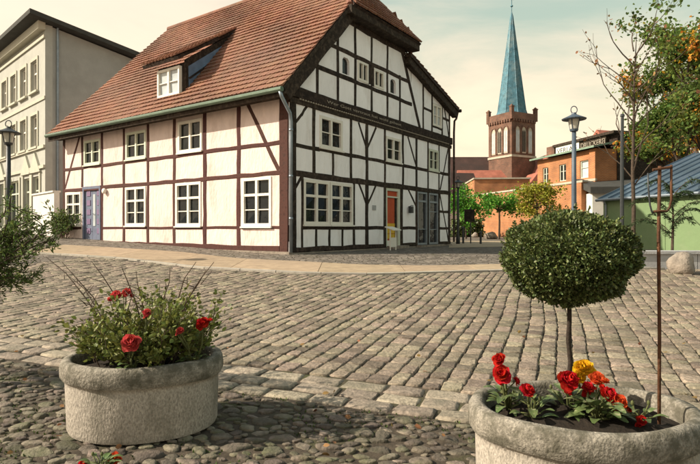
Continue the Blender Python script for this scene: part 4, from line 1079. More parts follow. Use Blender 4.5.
# pale road surface of the lane behind the gable
q = MB(); pts = [G(449, 247.5), G(520, 246.2), G(560, 241), G(449, 240.8)]
q.add([(x_, y_, zg(x_, y_)-.008) for x_, y_ in pts], [(0, 1, 2, 3)]); struct(q.build('lane', M['path'], recalc=False))

# ------------------------------------------------------------------ lamps, posts, signs
def lamp(loc, H_, s_, m, label, kind=0):
    t_ = thing('street_lamp', label, 'street lamp', loc)
    q = MB(); q.lathe([(.0, 0), (.10*s_, 0), (.10*s_, .25), (.062*s_, .42), (.055*s_, H_*.5), (.048*s_, H_-.42*s_), (0, H_-.42*s_)], 14); q.build('post', M[m], t_, smooth=True)
    q = MB(); q.lathe([(.0, H_-.42*s_), (.085*s_, H_-.41*s_), (.1*s_, H_-.36*s_), (.0, H_-.355*s_)], 14); q.build('collar', M[m], t_)
    q = MB(); q.lathe([(.085*s_, H_-.355*s_), (.125*s_, H_-.13*s_), (.0, H_-.125*s_)], 12); q.build('lantern_glass', M['lamp_glass'], t_)
    for k in range(4):
        a = math.pi/4+k*math.pi/2
        q = MB(); q.tube([(.09*s_*math.cos(a), .09*s_*math.sin(a), H_-.36*s_), (.135*s_*math.cos(a), .135*s_*math.sin(a), H_-.12*s_)], .011*s_, 5); q.build('lantern_bar', M[m], t_)
    q = MB(); q.lathe([(0, H_-.125*s_), (.27*s_, H_-.135*s_), (.28*s_, H_-.115*s_), (.14*s_, H_-.05*s_), (.06*s_, H_-.01*s_), (.05*s_, H_+.03*s_), (0, H_+.035*s_)], 20); q.build('hat', M[m], t_)
    q = MB(); q.tube([(.075*s_*math.cos(a), 0, H_+.10*s_+.085*s_*math.sin(a)) for a in [math.pi*2*k/16-math.pi/2 for k in range(17)]], .012*s_, 6); q.build('ring', M[m], t_)
    return t_
X = P(574, 229, 12).x; z0 = zg(X, 12); lamp((X, 12, z0), EYE-(114-229)/FPX*12-z0, .95, 'lamp_blue', 'blue grey street lamp with ring on its hat standing behind the ball shaped box tree')
X = P(8.5, 229, 12).x; z0 = zg(X, 12); lamp((X, 12, z0), EYE-(128-229)/FPX*12-z0, .92, 'lamp_iron', 'dark street lamp in front of the grey house')
X = P(458, 229, 23.5).x; z0 = zg(X, 23.5); lamp((X, 23.5, z0), EYE-(180-229)/FPX*23.5-z0, .9, 'lamp_iron', 'dark street lamp in lane beside the gable end')
X = P(622, 229, 14).x; z0 = zg(X, 14)
q = MB(); q.tube([(X, 14, z0-.1), (X, 14, 3.2), (X+.01, 14, 4.1)], [.055, .045, .04], 8); q.lathe([(0, 4.1), (.06, 4.1), (.05, 4.16), (0, 4.18)], 8, (X+.01, 14, 0)); tag(q.build('slim_pole', M['lamp_iron']), 'slim dark metal pole beside the bare young tree', 'pole')
for i, (px, py, hgt, lab) in enumerate(((463.2, 243.2, .75, 'thin dark bollard between the lane lamp and the square sign'), (480.7, 243.6, .55, 'short dark bollard between the square sign and the boulders'))):
    c = G(px, py); z0 = zg(*c)
    q = MB(); q.lathe([(0, -.05), (.05, -.05), (.05, hgt-.1), (.065, hgt-.09), (.065, hgt-.05), (.04, hgt), (0, hgt+.01)], 10, (c[0], c[1], z0)); tag(q.build('bollard', M['lamp_iron']), lab, 'bollard', 'bollards along the lane')
c = G(470.7, 243.2); z0 = zg(*c)
sg = thing('square_sign', 'dark square sign board on a post in the lane', 'sign', (c[0], c[1], z0))
q = MB(); q.tube([(0, 0, -.1), (0, 0, 1.65)], .03, 8); q.build('post', M['lamp_iron'], sg)
q = MB(); q.box(-.3, .17, -.05, -.02, .98, 1.55); q.build('board', M['timber_dark'], sg)
# small white pedestal table by the gable door
def hw_(a, y, z): 
    ca, sa = math.cos(HR), math.sin(HR); return (HC.x+ca*a-sa*y, HC.y+sa*a+ca*y, HZ+z)
l_ = hw_(.75, 4.05, 0); l_ = (l_[0], l_[1], zg(l_[0], l_[1])-.02)
st = thing('menu_stand', 'small white stand with sloping top beside the red gable door', 'stand', l_, HR)
q = MB(); q.hexa([(-.16, -.24, .72), (.16, -.24, .62), (.16, .24, .62), (-.16, .24, .72)], [(-.16, -.24, .75), (.16, -.24, .65), (.16, .24, .65), (-.16, .24, .75)]); q.build('top', M['frame_white'], st)
for s_ in (-1, 1):
    q = MB(); q.tube([(0, s_*.17, 0), (0, s_*.17, .68)], .02, 6); q.build('leg', M['frame_white'], st)
q = MB(); q.box(-.02, .02, -.19, .19, .1, .4); q.build('board', M['frame_white'], st)

# ------------------------------------------------------------------ trees
def grow(r, base, d, L_, rad, depth, segs, tips, bend=.25, up=.12, split=(2, 3), spread=.6, shrink=.72, twist=None):
    pts = [Vector(base)]; d = Vector(d).normalized(); n = 4
    for i in range(n):
        d = (d+Vector((r.gauss(0, bend), r.gauss(0, bend), r.gauss(0, bend)+up))*.35).normalized(); pts.append(pts[-1]+d*L_/n)
    segs.append((pts, [rad*(1-.42*i/n) for i in range(n+1)], depth))
    if depth == 0: tips.append((pts[-1], d, pts)); return
    tips_mid = pts[2]
    for k in range(r.randint(*split)):
        a = r.uniform(0, 6.28); e = d.orthogonal().normalized(); e = (Matrix.Rotation(a, 3, d) @ e)
        nd = (d+e*spread*r.uniform(.6, 1.3)).normalized()
        st_ = pts[-1] if k == 0 or r.random() < .5 else pts[-2]
        grow(r, st_, nd, L_*shrink*r.uniform(.8, 1.2), rad*.58*shrink/.72, depth-1, segs, tips, bend, up, split, spread, shrink)
def wood(segs, name, m, parent, mind=0):
    q = MB()
    for pts, rad, dp in segs:
        q.tube(pts, rad, 8 if dp > 2 else 5, cap=False)
    return q.build(name, m, parent, smooth=True, recalc=False)

# big tree, green with orange parts
def big_tree(loc, seed, H_, label, orange, nleaf, lsize, d0=(0, 0, 1), depth=5, spread=.62, L0=None):
    t_ = thing('autumn_tree', label, 'tree', loc); r = random.Random(seed); segs = []; tips = []
    grow(r, (0, 0, -.2), d0, L0 or H_*.27, H_*.024, depth, segs, tips, .3, .14, (2, 3), spread, .78)
    wood(segs, 'trunk', M['bark'], t_)
    g = []; o_ = []; gd_ = []; 
    per = max(1, nleaf//len(tips))
    for (tp, d, pts) in tips:
        tgt = o_ if orange(tp) else g
        for k in range(per):
            b = pts[r.randint(1, 4)]; s_ = r.uniform(.1, .45)*H_/11
            tgt.append(b+Vector((r.gauss(0, s_), r.gauss(0, s_), r.gauss(0, s_*.8))))
    if g: leaves('crown', M['tree_leaf'], g, lsize, t_, seed=seed, aspect=.6)
    if o_: leaves('autumn_foliage', M['tree_leaf_orange'], o_, lsize, t_, seed=seed+1, aspect=.6)
    return t_
rr = random.Random(5)
lt = Vector((P(703, 229, 25).x, 25, .45))
big_tree(lt, 21, 12.0, 'large leafy tree with green crown turning orange behind the green shed', lambda p: (p.z < 6.0 and p.x > -1.6 and rr.random() < .5) or rr.random() < .05, 40000, .15, d0=(.05, 0, 1))
lt = Vector((P(694, 229, 22).x, 22, .45))
big_tree(lt, 8, 7.6, 'smaller orange and green tree rising over the blue metal roof', lambda p: p.x > -.6 and rr.random() < .5, 18000, .13)

lt = Vector((P(680, 229, 29).x, 29, .45))
big_tree(lt, 14, 8.0, 'bushy green tree between tiled house and green shed', lambda p: rr.random() < .12, 9000, .16)

# bare young tree
yt = thing('young_tree', 'slender nearly bare young tree in front of green shed', 'tree', (P(633, 229, 15).x, 15, .45)); r = random.Random(4); segs = []; tips = []
trunk = [Vector((0, 0, -.1)), Vector((.02, 0, 1.2)), Vector((-.01, 0, 2.4)), Vector((.03, .02, 3.6)), Vector((.05, .02, 5.0)), Vector((.1, 0, 6.2))]
segs.append((trunk, [.06, .055, .047, .036, .022, .008], 4))
for k in range(20):
    h = 1.9+k*.2; a = 2.4*k+r.uniform(-.3, .3); i = min(4, int(h/1.25)); st_ = trunk[i].lerp(trunk[i+1], (h/1.25) % 1)
    st_ = Vector((0.02, 0, h)); L_ = (1.25 if h < 4 else .9)*r.uniform(.8, 1.15)
    grow(r, st_, (math.cos(a)*.85, math.sin(a)*.85, 1.0), L_, .022, 2, segs, tips, .25, .1, (2, 2), .45, .66)
wood(segs, 'trunk', M['bark'], yt)
pts = []
for tp, d, pp in tips:
    for k in range(3 if tp.x > 0 else 2): pts.append(pp[r.randint(1, 4)]+Vector((r.gauss(0, .05), r.gauss(0, .05), r.gauss(0, .05))))
leaves('sparse_leaves', M['dead_leaf'], pts, .10, yt, seed=3, aspect=.7)
pts = []
for tp, d, pp in tips:
    if tp.x > .15 or tp.z < 3.2:
        for k in range(24): pts.append(pp[r.randint(0, 4)]+Vector((r.gauss(0, .1), r.gauss(0, .1), r.gauss(0, .1))))
leaves('green_leaves', M['tree_leaf'], pts, .10, yt, seed=8, aspect=.7)

# pollarded lane trees
def lane_tree(px, py_c, Y, rx, rz_, m, label, seed):
    c = P(px, py_c, Y); z0 = zg(c.x, Y); t_ = thing('lane_tree', label, 'tree', (c.x, Y, z0), group='small trees along the lane'); h = c.z-z0
    q = MB(); q.tube([(0, 0, -.1), (.03, 0, h*.5), (0, 0, h)], [.07, .06, .04], 7)
    r = random.Random(seed)
    for k in range(9):
        a = k*2.4; q.tube([(0, 0, h-rz_*.6), (math.cos(a)*rx*.5, math.sin(a)*rx*.5, h), (math.cos(a)*rx*.8, math.sin(a)*rx*.8, h+rz_*r.uniform(-.2, .7))], [.03, .02, .008], 5)
    q.build('trunk', M['bark'], t_)
    pts = []
    cl = [(r.gauss(0, .45), r.gauss(0, .45), r.gauss(0, .45)) for _ in range(26)]
    for _ in range(2600):
        b = r.choice(cl); p = Vector((b[0]*rx, b[1]*rx, b[2]*rz_))+Vector((r.gauss(0, .2*rx), r.gauss(0, .2*rx), r.gauss(0, .2*rz_))); pts.append(p+Vector((0, 0, h)))
    leaves('crown', M[m], pts, .14, t_, seed=seed, aspect=.7)
lane_tree(466, 204, 36, 1.15, 1.1, 'street_leaf', 'small dark green lane tree behind the square sign', 1)
lane_tree(499, 204, 34, 1.35, .8, 'street_leaf', 'small bright green lane tree behind the large dark boulder', 2)
lane_tree(537, 201, 31, 1.2, .85, 'street_leaf_yellow', 'small yellow green tree before the long orange brick wall', 3)
# dark hedge at end of lane
q = []; r = random.Random(2)
for _ in range(2600): q.append((P(r.uniform(452, 482), 229, 44).x+r.gauss(0, .1), 44+r.uniform(-.6, .6), .45+r.uniform(0, 1.5)))
hd = thing('hedge', 'dark hedge at end of lane behind the bollards', 'hedge', (0, 0, 0)); leaves('foliage', M['box_leaf'], q, .2, hd, seed=2, aspect=.7)
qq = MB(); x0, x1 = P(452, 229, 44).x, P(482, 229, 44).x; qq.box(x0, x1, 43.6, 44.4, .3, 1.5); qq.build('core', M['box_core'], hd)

# young conifer with drooping sprays against the green wall
cz = zg(8.2, 13.5); ct = thing('young_conifer', 'young conifer with drooping dark sprays in front of green shed', 'tree', (P(672, 229, 13).x, 13, cz)); r = random.Random(6)
q = MB(); q.tube([(0, 0, -.05), (.03, 0, .9), (.0, 0, 1.75)], [.035, .025, .006], 6); pts = []; dr = []
for k in range(13):
    h = .45+k*.1; a = 2.4*k if k % 3 else (0.2 if k % 2 else math.pi-.2); L_ = (1.15-.4*h/1.7)*r.uniform(.6, 1.1)
    br_ = [Vector((math.cos(a)*L_*t, math.sin(a)*L_*t, h+.45*L_*math.sin(t*2.6))) for t in (0, .2, .4, .6, .8, 1)]
    q.tube(br_, [.012, .01, .008, .006, .004, .003], 5)
    for i in range(5):
        for _ in range(34):
            p = br_[i].lerp(br_[i+1], r.random()); pts.append(p+Vector((0, 0, r.gauss(0, .012)))); dr.append((r.gauss(0, .7)+math.cos(a)*.5, r.gauss(0, .7)+math.sin(a)*.5, -.35))
q.build('trunk', M['bark'], ct); leaves('needles', M['needle'], pts, .11, ct, dr, .14, seed=6)

# ------------------------------------------------------------------ planters
PRY = .365
def planter(loc, label, rz_=0, PRX=.478):
    t_ = thing('stone_planter', label, 'planter', loc, rz_)
    q = MB()
    pr = [(.0, .001), (.90, .0), (.92, .02), (.935, .27), (.938, .288), (.972, .299), (.995, .318), (1.0, .355), (.992, .386), (.965, .406), (.90, .411), (.862, .405), (.845, .385), (.835, .29)]
    n = 64; vs = []; fs = []
    for (r_, z) in pr:
        for k in range(n):
            a = 2*math.pi*k/n; j = 1+.004*math.sin(3*a+1)+.003*math.sin(7*a+z*9); zj = (.003*math.sin(5*a+r_*7)) if z > .2 else 0
            vs.append((r_*j*PRX*math.cos(a), r_*j*PRY*math.sin(a), z+zj))
    for i in range(1, len(pr)-1):
        for k in range(n): fs.append((i*n+k, i*n+(k+1) % n, (i+1)*n+(k+1) % n, (i+1)*n+k))
    nb_ = 4*n
    q.add(vs, fs[:nb_]); q.build('basin', M['concrete'], t_, smooth=True, recalc=False)
    q = MB(); q.add(vs, fs[nb_:]); q.build('rim', M['concrete_rim'], t_, smooth=True, recalc=False)
    q = MB(); rs_ = random.Random(len(label)); rings = 7
    vs = [(0, 0, .375)]; fs = []
    for i in range(1, rings+1):
        for k in range(28):
            a = 2*math.pi*k/28; r_ = .85*i/rings; vs.append((r_*PRX*math.cos(a), r_*PRY*math.sin(a), .375-.035*(i/rings)**2+rs_.gauss(0, .008)))
    for k in range(28): fs.append((0, 1+k, 1+(k+1) % 28))
    for i in range(rings-1):
        for k in range(28): fs.append((1+i*28+k, 1+(i+1)*28+k, 1+(i+1)*28+(k+1) % 28, 1+i*28+(k+1) % 28))
    q.add(vs, fs); q.build('soil', M['soil'], t_, smooth=True)
    return t_
PL = Vector((-1.223, 3.17, .0)); PR = Vector((.985, 2.27, .0))
planter(PL, 'round grey concrete planter filled with yellow green bush and pink flowers', R(4), .460)
planter(PR, 'round grey concrete planter holding the ball shaped box tree and red begonias', R(-3))

# flowers
def flower_mesh(r, R_, m, name='flower'):
    q = MB()
    for ring in range(4):
        n = (7, 7, 6, 5)[ring]; tilt = (.12, .5, .9, 1.25)[ring]; ln = R_*(1.0, .92, .8, .6)[ring]; wd = ln*(1.0, .95, .9, .85)[ring]
        for k in range(n):
            a = 2*math.pi*k/n+ring*.5+r.uniform(-.3, .3); tl_ = tilt+r.uniform(-.28, .28); ln = R_*(1.0, .92, .8, .6)[ring]*r.uniform(.78, 1.12); vs = []; fs = []
            nu, nv = 4, 4
            for i in range(nu+1):
                t = i/nu; wv = wd*(.25+.75*math.sin(math.pi*min(1, .10+t*.62)))*.62
                for j_ in range(nv+1):
                    s_ = (j_/nv-.5)*2
                    x_ = ln*t*math.cos(tl_*(.6+.4*t))-.0*ln; z_ = ln*t*math.sin(tl_*(.6+.4*t))+ring*R_*.05
                    y_ = s_*wv; z_ += .18*wv*s_*s_+(R_*.10*math.sin(6*s_+k+ring*2)*t*t)+r.uniform(-.012, .012)*R_
                    x_ -= ln*.30*t*s_*s_
                    ca, sa = math.cos(a), math.sin(a); vs.append((ca*x_-sa*y_, sa*x_+ca*y_, z_))
            W = nv+1
            for i in range(nu):
                for j_ in range(nv): fs.append((i*W+j_, (i+1)*W+j_, (i+1)*W+j_+1, i*W+j_+1))
            q.add(vs, fs)
    return q.mesh(name, m, smooth=True, recalc=False)
def leaf_big(q, base, d, L_, wd, r):
    d = Vector(d).normalized(); s_ = d.cross(Vector((0, 0, 1))); s_ = s_.normalized() if s_.length > .01 else Vector((1, 0, 0)); n_ = s_.cross(d); vs = []; fs = []
    nu, nv = 6, 4
    for i in range(nu+1):
        t = i/nu; wv = wd*.5*math.sin(math.pi*(t*.86+.07))**.8*(1-.3*t)
        for j_ in range(nv+1):
            u = (j_/nv-.5)*2; c_ = Vector(base)+d*L_*t+s_*wv*u+n_*(.25*wv*abs(u)+.1*L_*math.sin(t*3)-.16*L_*t*t+.08*wv*math.sin(7*t+4*u))
            vs.append(c_)
    W = nv+1
    for i in range(nu):
        for j_ in range(nv): fs.append((i*W+j_, (i+1)*W+j_, (i+1)*W+j_+1, i*W+j_+1))
    q.add(vs, fs)
def begonia(fl, base, label, seed, nleaf=10, lsize=.085, group=None):
    """fl: list of (point, radius, material)"""
    r = random.Random(seed); base = Vector(base); t_ = thing('begonia', label, 'flower', base, group=group)
    q = MB(); ql = MB()
    for (p, R_, m) in fl:
        p = Vector(p)-base; mid = p*.5+Vector((r.gauss(0, .01), r.gauss(0, .01), .015))
        q.tube([(0, 0, -.03), mid, p-Vector((0, 0, R_*.1))], [.006, .005, .003], 6)
        for k_ in range(2):
            p2 = p+Vector((r.gauss(0, R_*.55), r.gauss(0, R_*.4), r.uniform(-R_*.8, R_*.3))); R2 = R_*r.uniform(.45, .7)
            f2 = link('flower', flower_mesh(r, R2, M[m]), t_); n2_ = Vector((r.gauss(0, .6), -.5+r.gauss(0, .4), .6)).normalized(); f2.matrix_local = Matrix.Translation(p2) @ n2_.to_track_quat('Z', 'Y').to_matrix().to_4x4()
            q.tube([p*.5, p2], [.004, .0025], 5)
        fo = link('flower', flower_mesh(r, R_, M[m]), t_)
        n_ = Vector((r.gauss(0, .35), -.75+r.gauss(0, .25), .75)).normalized()
        fo.matrix_local = Matrix.Translation(p) @ n_.to_track_quat('Z', 'Y').to_matrix().to_4x4()
    for k in range(int(nleaf*2.8)):
        a = 2.4*k+r.uniform(-.4, .4); h = r.uniform(.0, .07); st_ = Vector((math.cos(a)*.015, math.sin(a)*.015, h))
        L_ = lsize*r.uniform(.7, 1.25); e = Vector((math.cos(a), math.sin(a), r.uniform(.0, .6)))
        q.tube([(0, 0, -.02), st_, st_+e*.03], .003, 5); leaf_big(ql, st_+e*.03, e, L_, L_*.62, r)
    for k in range(2):
        b_ = Vector((r.gauss(0, .03), r.gauss(0, .03), r.uniform(.05, .09))); q.tube([(0, 0, -.02), b_*.6, b_], [.004, .003, .0025], 5); q.lathe([(0, -.008), (.007, 0), (.006, .01), (0, .016)], 7, b_)
    q.build('stem', M['stem'], t_, smooth=True)
    ql.build('leaves', M['begonia_leaf'], t_, smooth=True, recalc=False)
    return t_
def SB(px, py, Y, z=.36): p = P(px, py, Y); return (p.x, p.y, z)
def fl(px, py, Y, rpx, m): return (P(px, py, Y), rpx*.84/FPX*Y, m)
Yb = 2.33
begonia([fl(499, 360, Yb, 9, 'petal_red'), fl(502, 375, Yb-.02, 12, 'petal_red')], SB(508, 0, Yb+.02), 'red begonia with two stacked blooms at planter edge under the box tree', 1, 9, .06)
begonia([fl(527, 391, Yb-.12, 10, 'petal_red')], SB(531, 0, Yb-.10), 'single dark red begonia next to the two stacked blooms', 2, 5, .06)
begonia([fl(567, 381, Yb-.05, 14, 'petal_red')], SB(569, 0, Yb-.02), 'broad single red begonia bloom touching the yellow begonia', 3, 6, .09)
begonia([fl(584, 370, Yb+.08, 13, 'petal_yellow'), fl(579, 378, Yb+.05, 9, 'petal_yellow')], SB(584, 0, Yb+.1), 'yellow begonia among the red ones', 4, 4, .06)
begonia([fl(597, 380, Yb, 10, 'petal_orange'), fl(588, 389, Yb-.05, 9, 'petal_red'), fl(607, 396, Yb-.07, 12, 'petal_red'), fl(619, 404, Yb-.1, 12, 'petal_orange'), fl(626, 408, Yb-.08, 8, 'petal_red')], SB(598, 0, Yb-.12), 'begonia with several orange red blooms beside the yellow one', 5, 13, .085)
begonia([fl(641, 421, Yb-.2, 7, 'petal_red')], SB(640, 0, Yb-.18), 'small red begonia bud beside the rusty stake', 6, 3, .05)

# box ball on a stem
bc = P(569, 257, 2.36); box = thing('box_tree', 'clipped ball shaped box tree on thin stem in round planter', 'tree', (bc.x, bc.y, .36))
cz = bc.z-.36
q = MB(); q.tube([(.0, 0, -.05), (.005, 0, .05), (.001, .004, .12), (.006, 0, .2), (-.003, .0, .3), (.002, 0, .38), (0, 0, cz)], [.013, .0115, .0118, .0105, .011, .0105, .009], 8)
q.build('trunk', M['stem_dark'], box, smooth=True)
A3 = np.array([.276, .272, .214])
r = np.random.default_rng(11)
n = 36000; d = r.normal(size=(n, 3)); d /= np.linalg.norm(d, axis=1)[:, None]
lump = 1+.05*np.sin(3*d[:, 0]+5*d[:, 2]+1)*np.sin(4*d[:, 1]+.5)+.035*np.sin(7*d[:, 0]+2)*np.cos(6*d[:, 1])+.03*np.sin(11*d[:, 2]+4*d[:, 0])+.025*np.sin(17*d[:, 1]+9*d[:, 2])
sq = np.clip(1+.06*(1-np.abs(d[:, 2])*2), .97, 1.06)
rad = lump*sq*(1-np.abs(r.normal(0, .055, n))+r.exponential(.016, n))
pts = d*A3*rad[:, None]*.955; nrm = d/A3; nrm /= np.linalg.norm(nrm, axis=1)[:, None]
keep = ~((d[:, 2] < -.8) & (r.random(n) < .3))
leaves('crown', M['box_leaf'], (pts+np.array([0, 0, cz]))[keep], .0135, box, (nrm*.8+np.array([0, 0, .35]))[keep], .62, .3, .75, 11)
sp_ = []; sdir = []; qs = MB()
for k_ in range(90):
    dd = Vector(r.normal(size=3)).normalized()
    if dd.z < -.3: continue
    b_ = Vector((dd.x*A3[0], dd.y*A3[1], dd.z*A3[2]+cz)); e_ = b_+(dd+Vector((0, 0, .5))+Vector(r.normal(size=3))*.3).normalized()*float(r.uniform(.012, .04))
    qs.tube([b_*1.0, e_], [.0012, .0008], 4)
    for t_ in (.3, .55, .8, 1.):
        for _ in range(3): sp_.append(b_.lerp(e_, t_)); sdir.append(dd+Vector((0, 0, .3)))
qs.build('stray_twigs', M['stem'], box); stuff(leaves('stray_shoots', M['box_leaf'], sp_, .012, box, sdir, .6, .3, .7, 19))
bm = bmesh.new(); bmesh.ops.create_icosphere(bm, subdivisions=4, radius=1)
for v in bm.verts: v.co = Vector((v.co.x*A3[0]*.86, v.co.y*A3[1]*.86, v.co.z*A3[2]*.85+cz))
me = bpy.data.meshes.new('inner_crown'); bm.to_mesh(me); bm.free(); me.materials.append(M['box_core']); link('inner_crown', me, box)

# rusty stake with hooked bracket
sp = P(659, 229, 2.2); stake = thing('iron_stake', 'rusty iron stake with double hooked bracket standing in the box tree planter', 'stake', (sp.x, sp.y, .32))
def sz(py): return EYE-(py-229)/FPX*2.2-.32
q = MB(); q.tube([(0, 0, -.05), (.002, 0, .4), (-.002, 0, .8), (.003, 0, sz(166))], .007, 8); q.build('rod', M['rust'], stake, smooth=True)
u = 2.2/FPX
q = MB(); q.tube([(-7*u, -.005, sz(170)), (0, -.009, sz(169)), (12*u, -.005, sz(167))], .0055, 6); q.build('top_bar', M['rust'], stake)
q = MB(); q.tube([(-6*u, -.005, sz(211.5)), (0, -.009, sz(211)), (7*u, -.005, sz(211.5)), (10*u, -.003, sz(208)), (12*u, -.002, sz(200)), (12*u, -.002, sz(165))], .005, 6); q.build('right_hook', M['rust'], stake, smooth=True)
q = MB(); q.tube([(-11*u, 0, sz(173)), (-10.5*u, 0, sz(190)), (-9*u, 0, sz(205)), (-7.5*u, -.003, sz(212)), (-5*u, -.005, sz(213))], .0035, 6); q.build('left_hook', M['lamp_iron'], stake, smooth=True)

# left planter: yellow-green bush with bare twigs
bush = thing('planter_bush', 'bushy yellow green plant with bare arching twigs in round concrete planter', 'plant', (PL.x, PL.y, .37)); r = random.Random(12); segs = []; tips = []
for k in range(110):
    a = r.uniform(0, 6.28); rr_ = r.uniform(.02, .30); st_ = Vector((math.cos(a)*rr_, math.sin(a)*rr_*.75, -.0))
    grow(r, st_, (math.cos(a)*.75, math.sin(a)*.6, r.uniform(.7, 1.9)), r.uniform(.08, .16)+(.11 if k % 4 == 0 else 0), .004, 1, segs, tips, .3, .1, (2, 3), .7, .75)
for (px, py) in ((46, 257), (62, 262), (92, 262), (70, 277), (122, 268), (136, 271), (170, 268), (196, 262), (206, 270), (214, 262)):
    tip = P(px, py, PL.y+r.uniform(-.1, .25))-Vector((PL.x, PL.y, .37)); b = Vector((tip.x*.25, r.uniform(-.1, .2), 0)); m_ = b.lerp(tip, .5)+Vector((0, 0, .07))
    segs.append(([b, b.lerp(m_, .5)+Vector((0, 0, .02)), m_, m_.lerp(tip, .5)+Vector((r.gauss(0, .01), 0, .015)), tip], [.005, .0045, .004, .003, .0018], 0))
    for t in (.45, .6, .75):
        s_ = b.lerp(tip, t)+Vector((0, 0, .06*(1-t))); e = s_+Vector((r.gauss(0, .06), r.gauss(0, .05), r.uniform(.03, .09))); segs.append(([s_, s_.lerp(e, .5), e], [.003, .0022, .0012], 0))
wood(segs, 'twigs', M['twig'], bush)
pts = []; dr = []
for tp, d, pp in tips:
    for k in range(24):
        b = pp[r.randint(0, 4)]+Vector((r.gauss(0, .022), r.gauss(0, .022), r.gauss(0, .02)))
        if b.z < -.01: continue
        pts.append(b); dr.append((d.x+r.gauss(0, .5), d.y+r.gauss(0, .5), d.z*.4+.2))
leaves('foliage', M['plant_leaf'], pts, .031, bush, dr, .55, .3, .5, 4)
begonia([fl(131, 343, 2.84, 12, 'petal_pink')], SB(133, 0, 2.93), 'large pink red bloom hanging over the rim of the bush planter', 11, 6, .06)
begonia([fl(147, 313, 2.98, 6, 'petal_pink')], SB(146, 0, 3.05), 'small pink red bloom in the middle of the twiggy planter bush', 12, 4, .05)
begonia([fl(180, 331, 2.9, 5, 'petal_pink'), fl(203, 323, 3.0, 8, 'petal_red')], SB(194, 0, 3.05), 'pair of small red blooms low at edge of the twiggy planter bush', 13, 8, .05)
begonia([fl(116, 296, 3.2, 7, 'petal_pink'), fl(126, 293, 3.22, 6, 'petal_pink')], SB(120, 0, 3.22), 'faded pink blooms near the top of the twiggy planter bush', 14, 4, .05)
# flower growing low in front of the left planter
begonia([(P(115, 459, 2.58), .034, 'petal_orange'), (P(84, 465, 2.55), .03, 'petal_red')], (P(100, 0, 2.5).x, 2.5, .0), 'low orange red begonia on the stones at foot of the bush planter', 15, 8, .05)

# evergreen shrub at the left edge
sh = thing('evergreen_shrub', 'dense evergreen shrub spreading over the paving towards the bush planter', 'shrub', (-2.95, 3.9, 0)); r = random.Random(31); segs = []; tips = []
segs.append(([Vector((0, 0, -.05)), Vector((.03, 0, .35)), Vector((0, 0, .7))], [.05, .045, .04], 3))
tg = [(18, 224), (36, 220), (50, 224), (56, 234), (10, 216), (26, 214), (40, 234), (50, 244), (22, 240), (6, 236), (34, 246), (8, 250), (-10, 222), (-20, 236), (-12, 250), (44, 228), (14, 230), (30, 228), (56, 226), (0, 262), (14, 270), (-8, 284), (20, 286), (6, 296), (34, 280), (-20, 262)]
tg += [(-70, 225), (-95, 240), (-120, 228), (-150, 245), (-80, 265), (-110, 262), (-140, 270), (-175, 240), (-60, 250), (-100, 220), (-130, 250), (-165, 262), (-60, 212), (-85, 285), (-120, 290), (-45, 290)]
for (px, py) in tg:
    for rep in range(2 if px < -40 else 1):
        tip = P(px+r.gauss(0, 4), py+r.gauss(0, 4), 3.9+r.uniform(-.28, .4))-Vector((-2.95, 3.9, 0)); b = Vector((0, 0, r.uniform(.45, .7))); m_ = b.lerp(tip, .5)+Vector((0, 0, .08))
        pp = [b, b.lerp(m_, .5), m_, m_.lerp(tip, .5)+Vector((0, 0, .03)), tip]; segs.append((pp, [.012, .01, .008, .005, .002], 1)); 
        for k in range(8):
            t = .45+.55*k/7; s_ = m_.lerp(tip, max(0, (t-.5)*2)) if t > .5 else m_; e = s_+((tip-b).normalized()*r.uniform(.05, .12)+Vector((r.gauss(0, .07), r.gauss(0, .07), r.gauss(.0, .05))))
            segs.append(([s_, s_.lerp(e, .5), e], [.004, .003, .001], 0)); tips.append((e, (e-s_).normalized(), [s_, s_.lerp(e, .25), s_.lerp(e, .5), s_.lerp(e, .75), e]))
wood(segs, 'trunk', M['bark'], sh)
pts = []; dr = []
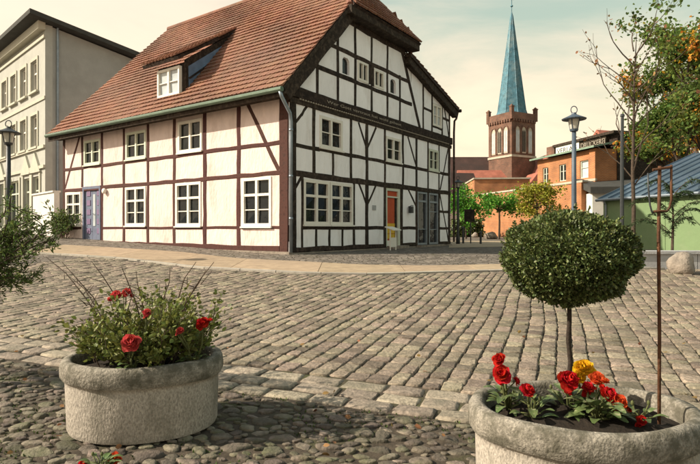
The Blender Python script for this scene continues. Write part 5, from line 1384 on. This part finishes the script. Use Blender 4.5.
for tp, d, pp in tips:
    for k in range(30): pts.append(pp[r.randint(0, 4)]+Vector((r.gauss(0, .012), r.gauss(0, .012), r.gauss(0, .012)))); dr.append((d.x+r.gauss(0, .6), d.y+r.gauss(0, .6), d.z+r.gauss(0, .5)))
leaves('foliage', M['shrub_leaf'], pts, .030, sh, dr, .30, .25, .4, 7)

# fallen leaves on the stones
pts = []; r = random.Random(77)
for _ in range(70):
    y = r.uniform(2.5, 5.5); x = r.uniform(-hw(0, y), hw(0, y)); pts.append((x, y, zg(x, y)+.02))
lv = leaves('fallen_leaves', M['dead_leaf'], pts, .04, None, [(r.gauss(0, 1), r.gauss(0, 1), .05) for _ in pts], .6, .3, .1, 7); stuff(lv)
tag(lv, 'scattered dry brown leaves lying on the near paving', 'leaves')

# leafy climber by the window next to the blue front door
l_ = hw_(-11.35, -.35, 0); cl_ = thing('window_climber', 'leafy green climber below the window beside the blue front door', 'plant', (l_[0], l_[1], zg(l_[0], l_[1])), HR); r = random.Random(9); segs = []; tips = []
for k in range(26):
    a = r.uniform(0, 6.28); grow(r, (r.uniform(-.4, .7), r.uniform(-.1, .12), -.03), (math.cos(a)*.3, math.sin(a)*.15, 1.1), r.uniform(.35, .62), .012, 1, segs, tips, .25, .1, (2, 3), .5, .7)
wood(segs, 'stems', M['twig'], cl_)
leaves('foliage', M['shrub_leaf'], [pp[r.randint(0, 4)]+Vector((r.gauss(0, .06), r.gauss(0, .05), r.gauss(0, .06))) for tp, d, pp in tips for _ in range(26)], .09, cl_, seed=9, aspect=.6)

# rain pipe on the grey house, gutter and pipe on the green shed
q = MB(); q.tube([(.06, .5, GHt+.2), (.06, .5, -.2)], .05, 8); q.build('rain_pipe', M['zinc'], ghouse)
q = MB(); q.tube([BF(-.2, Hg-.0, .17), BF(Lg+.2, Hg-.02, .17)], .05, 8); q.build('gutter', M['zinc'], grn)
q = MB(); q.tube([BF(Lg-.15, Hg-.02, .17), BF(Lg-.15, Hg-.2, .07), BF(Lg-.15, -.1, .06)], .035, 8); q.build('rain_pipe', M['zinc'], grn)
for k in range(6):
    q = MB(); bx(BF, q, k*Lg/5-.02, k*Lg/5+.02, -.1, Hg-.06, .003, .014); q.build('cover_strip', M['green_panel'], grn)
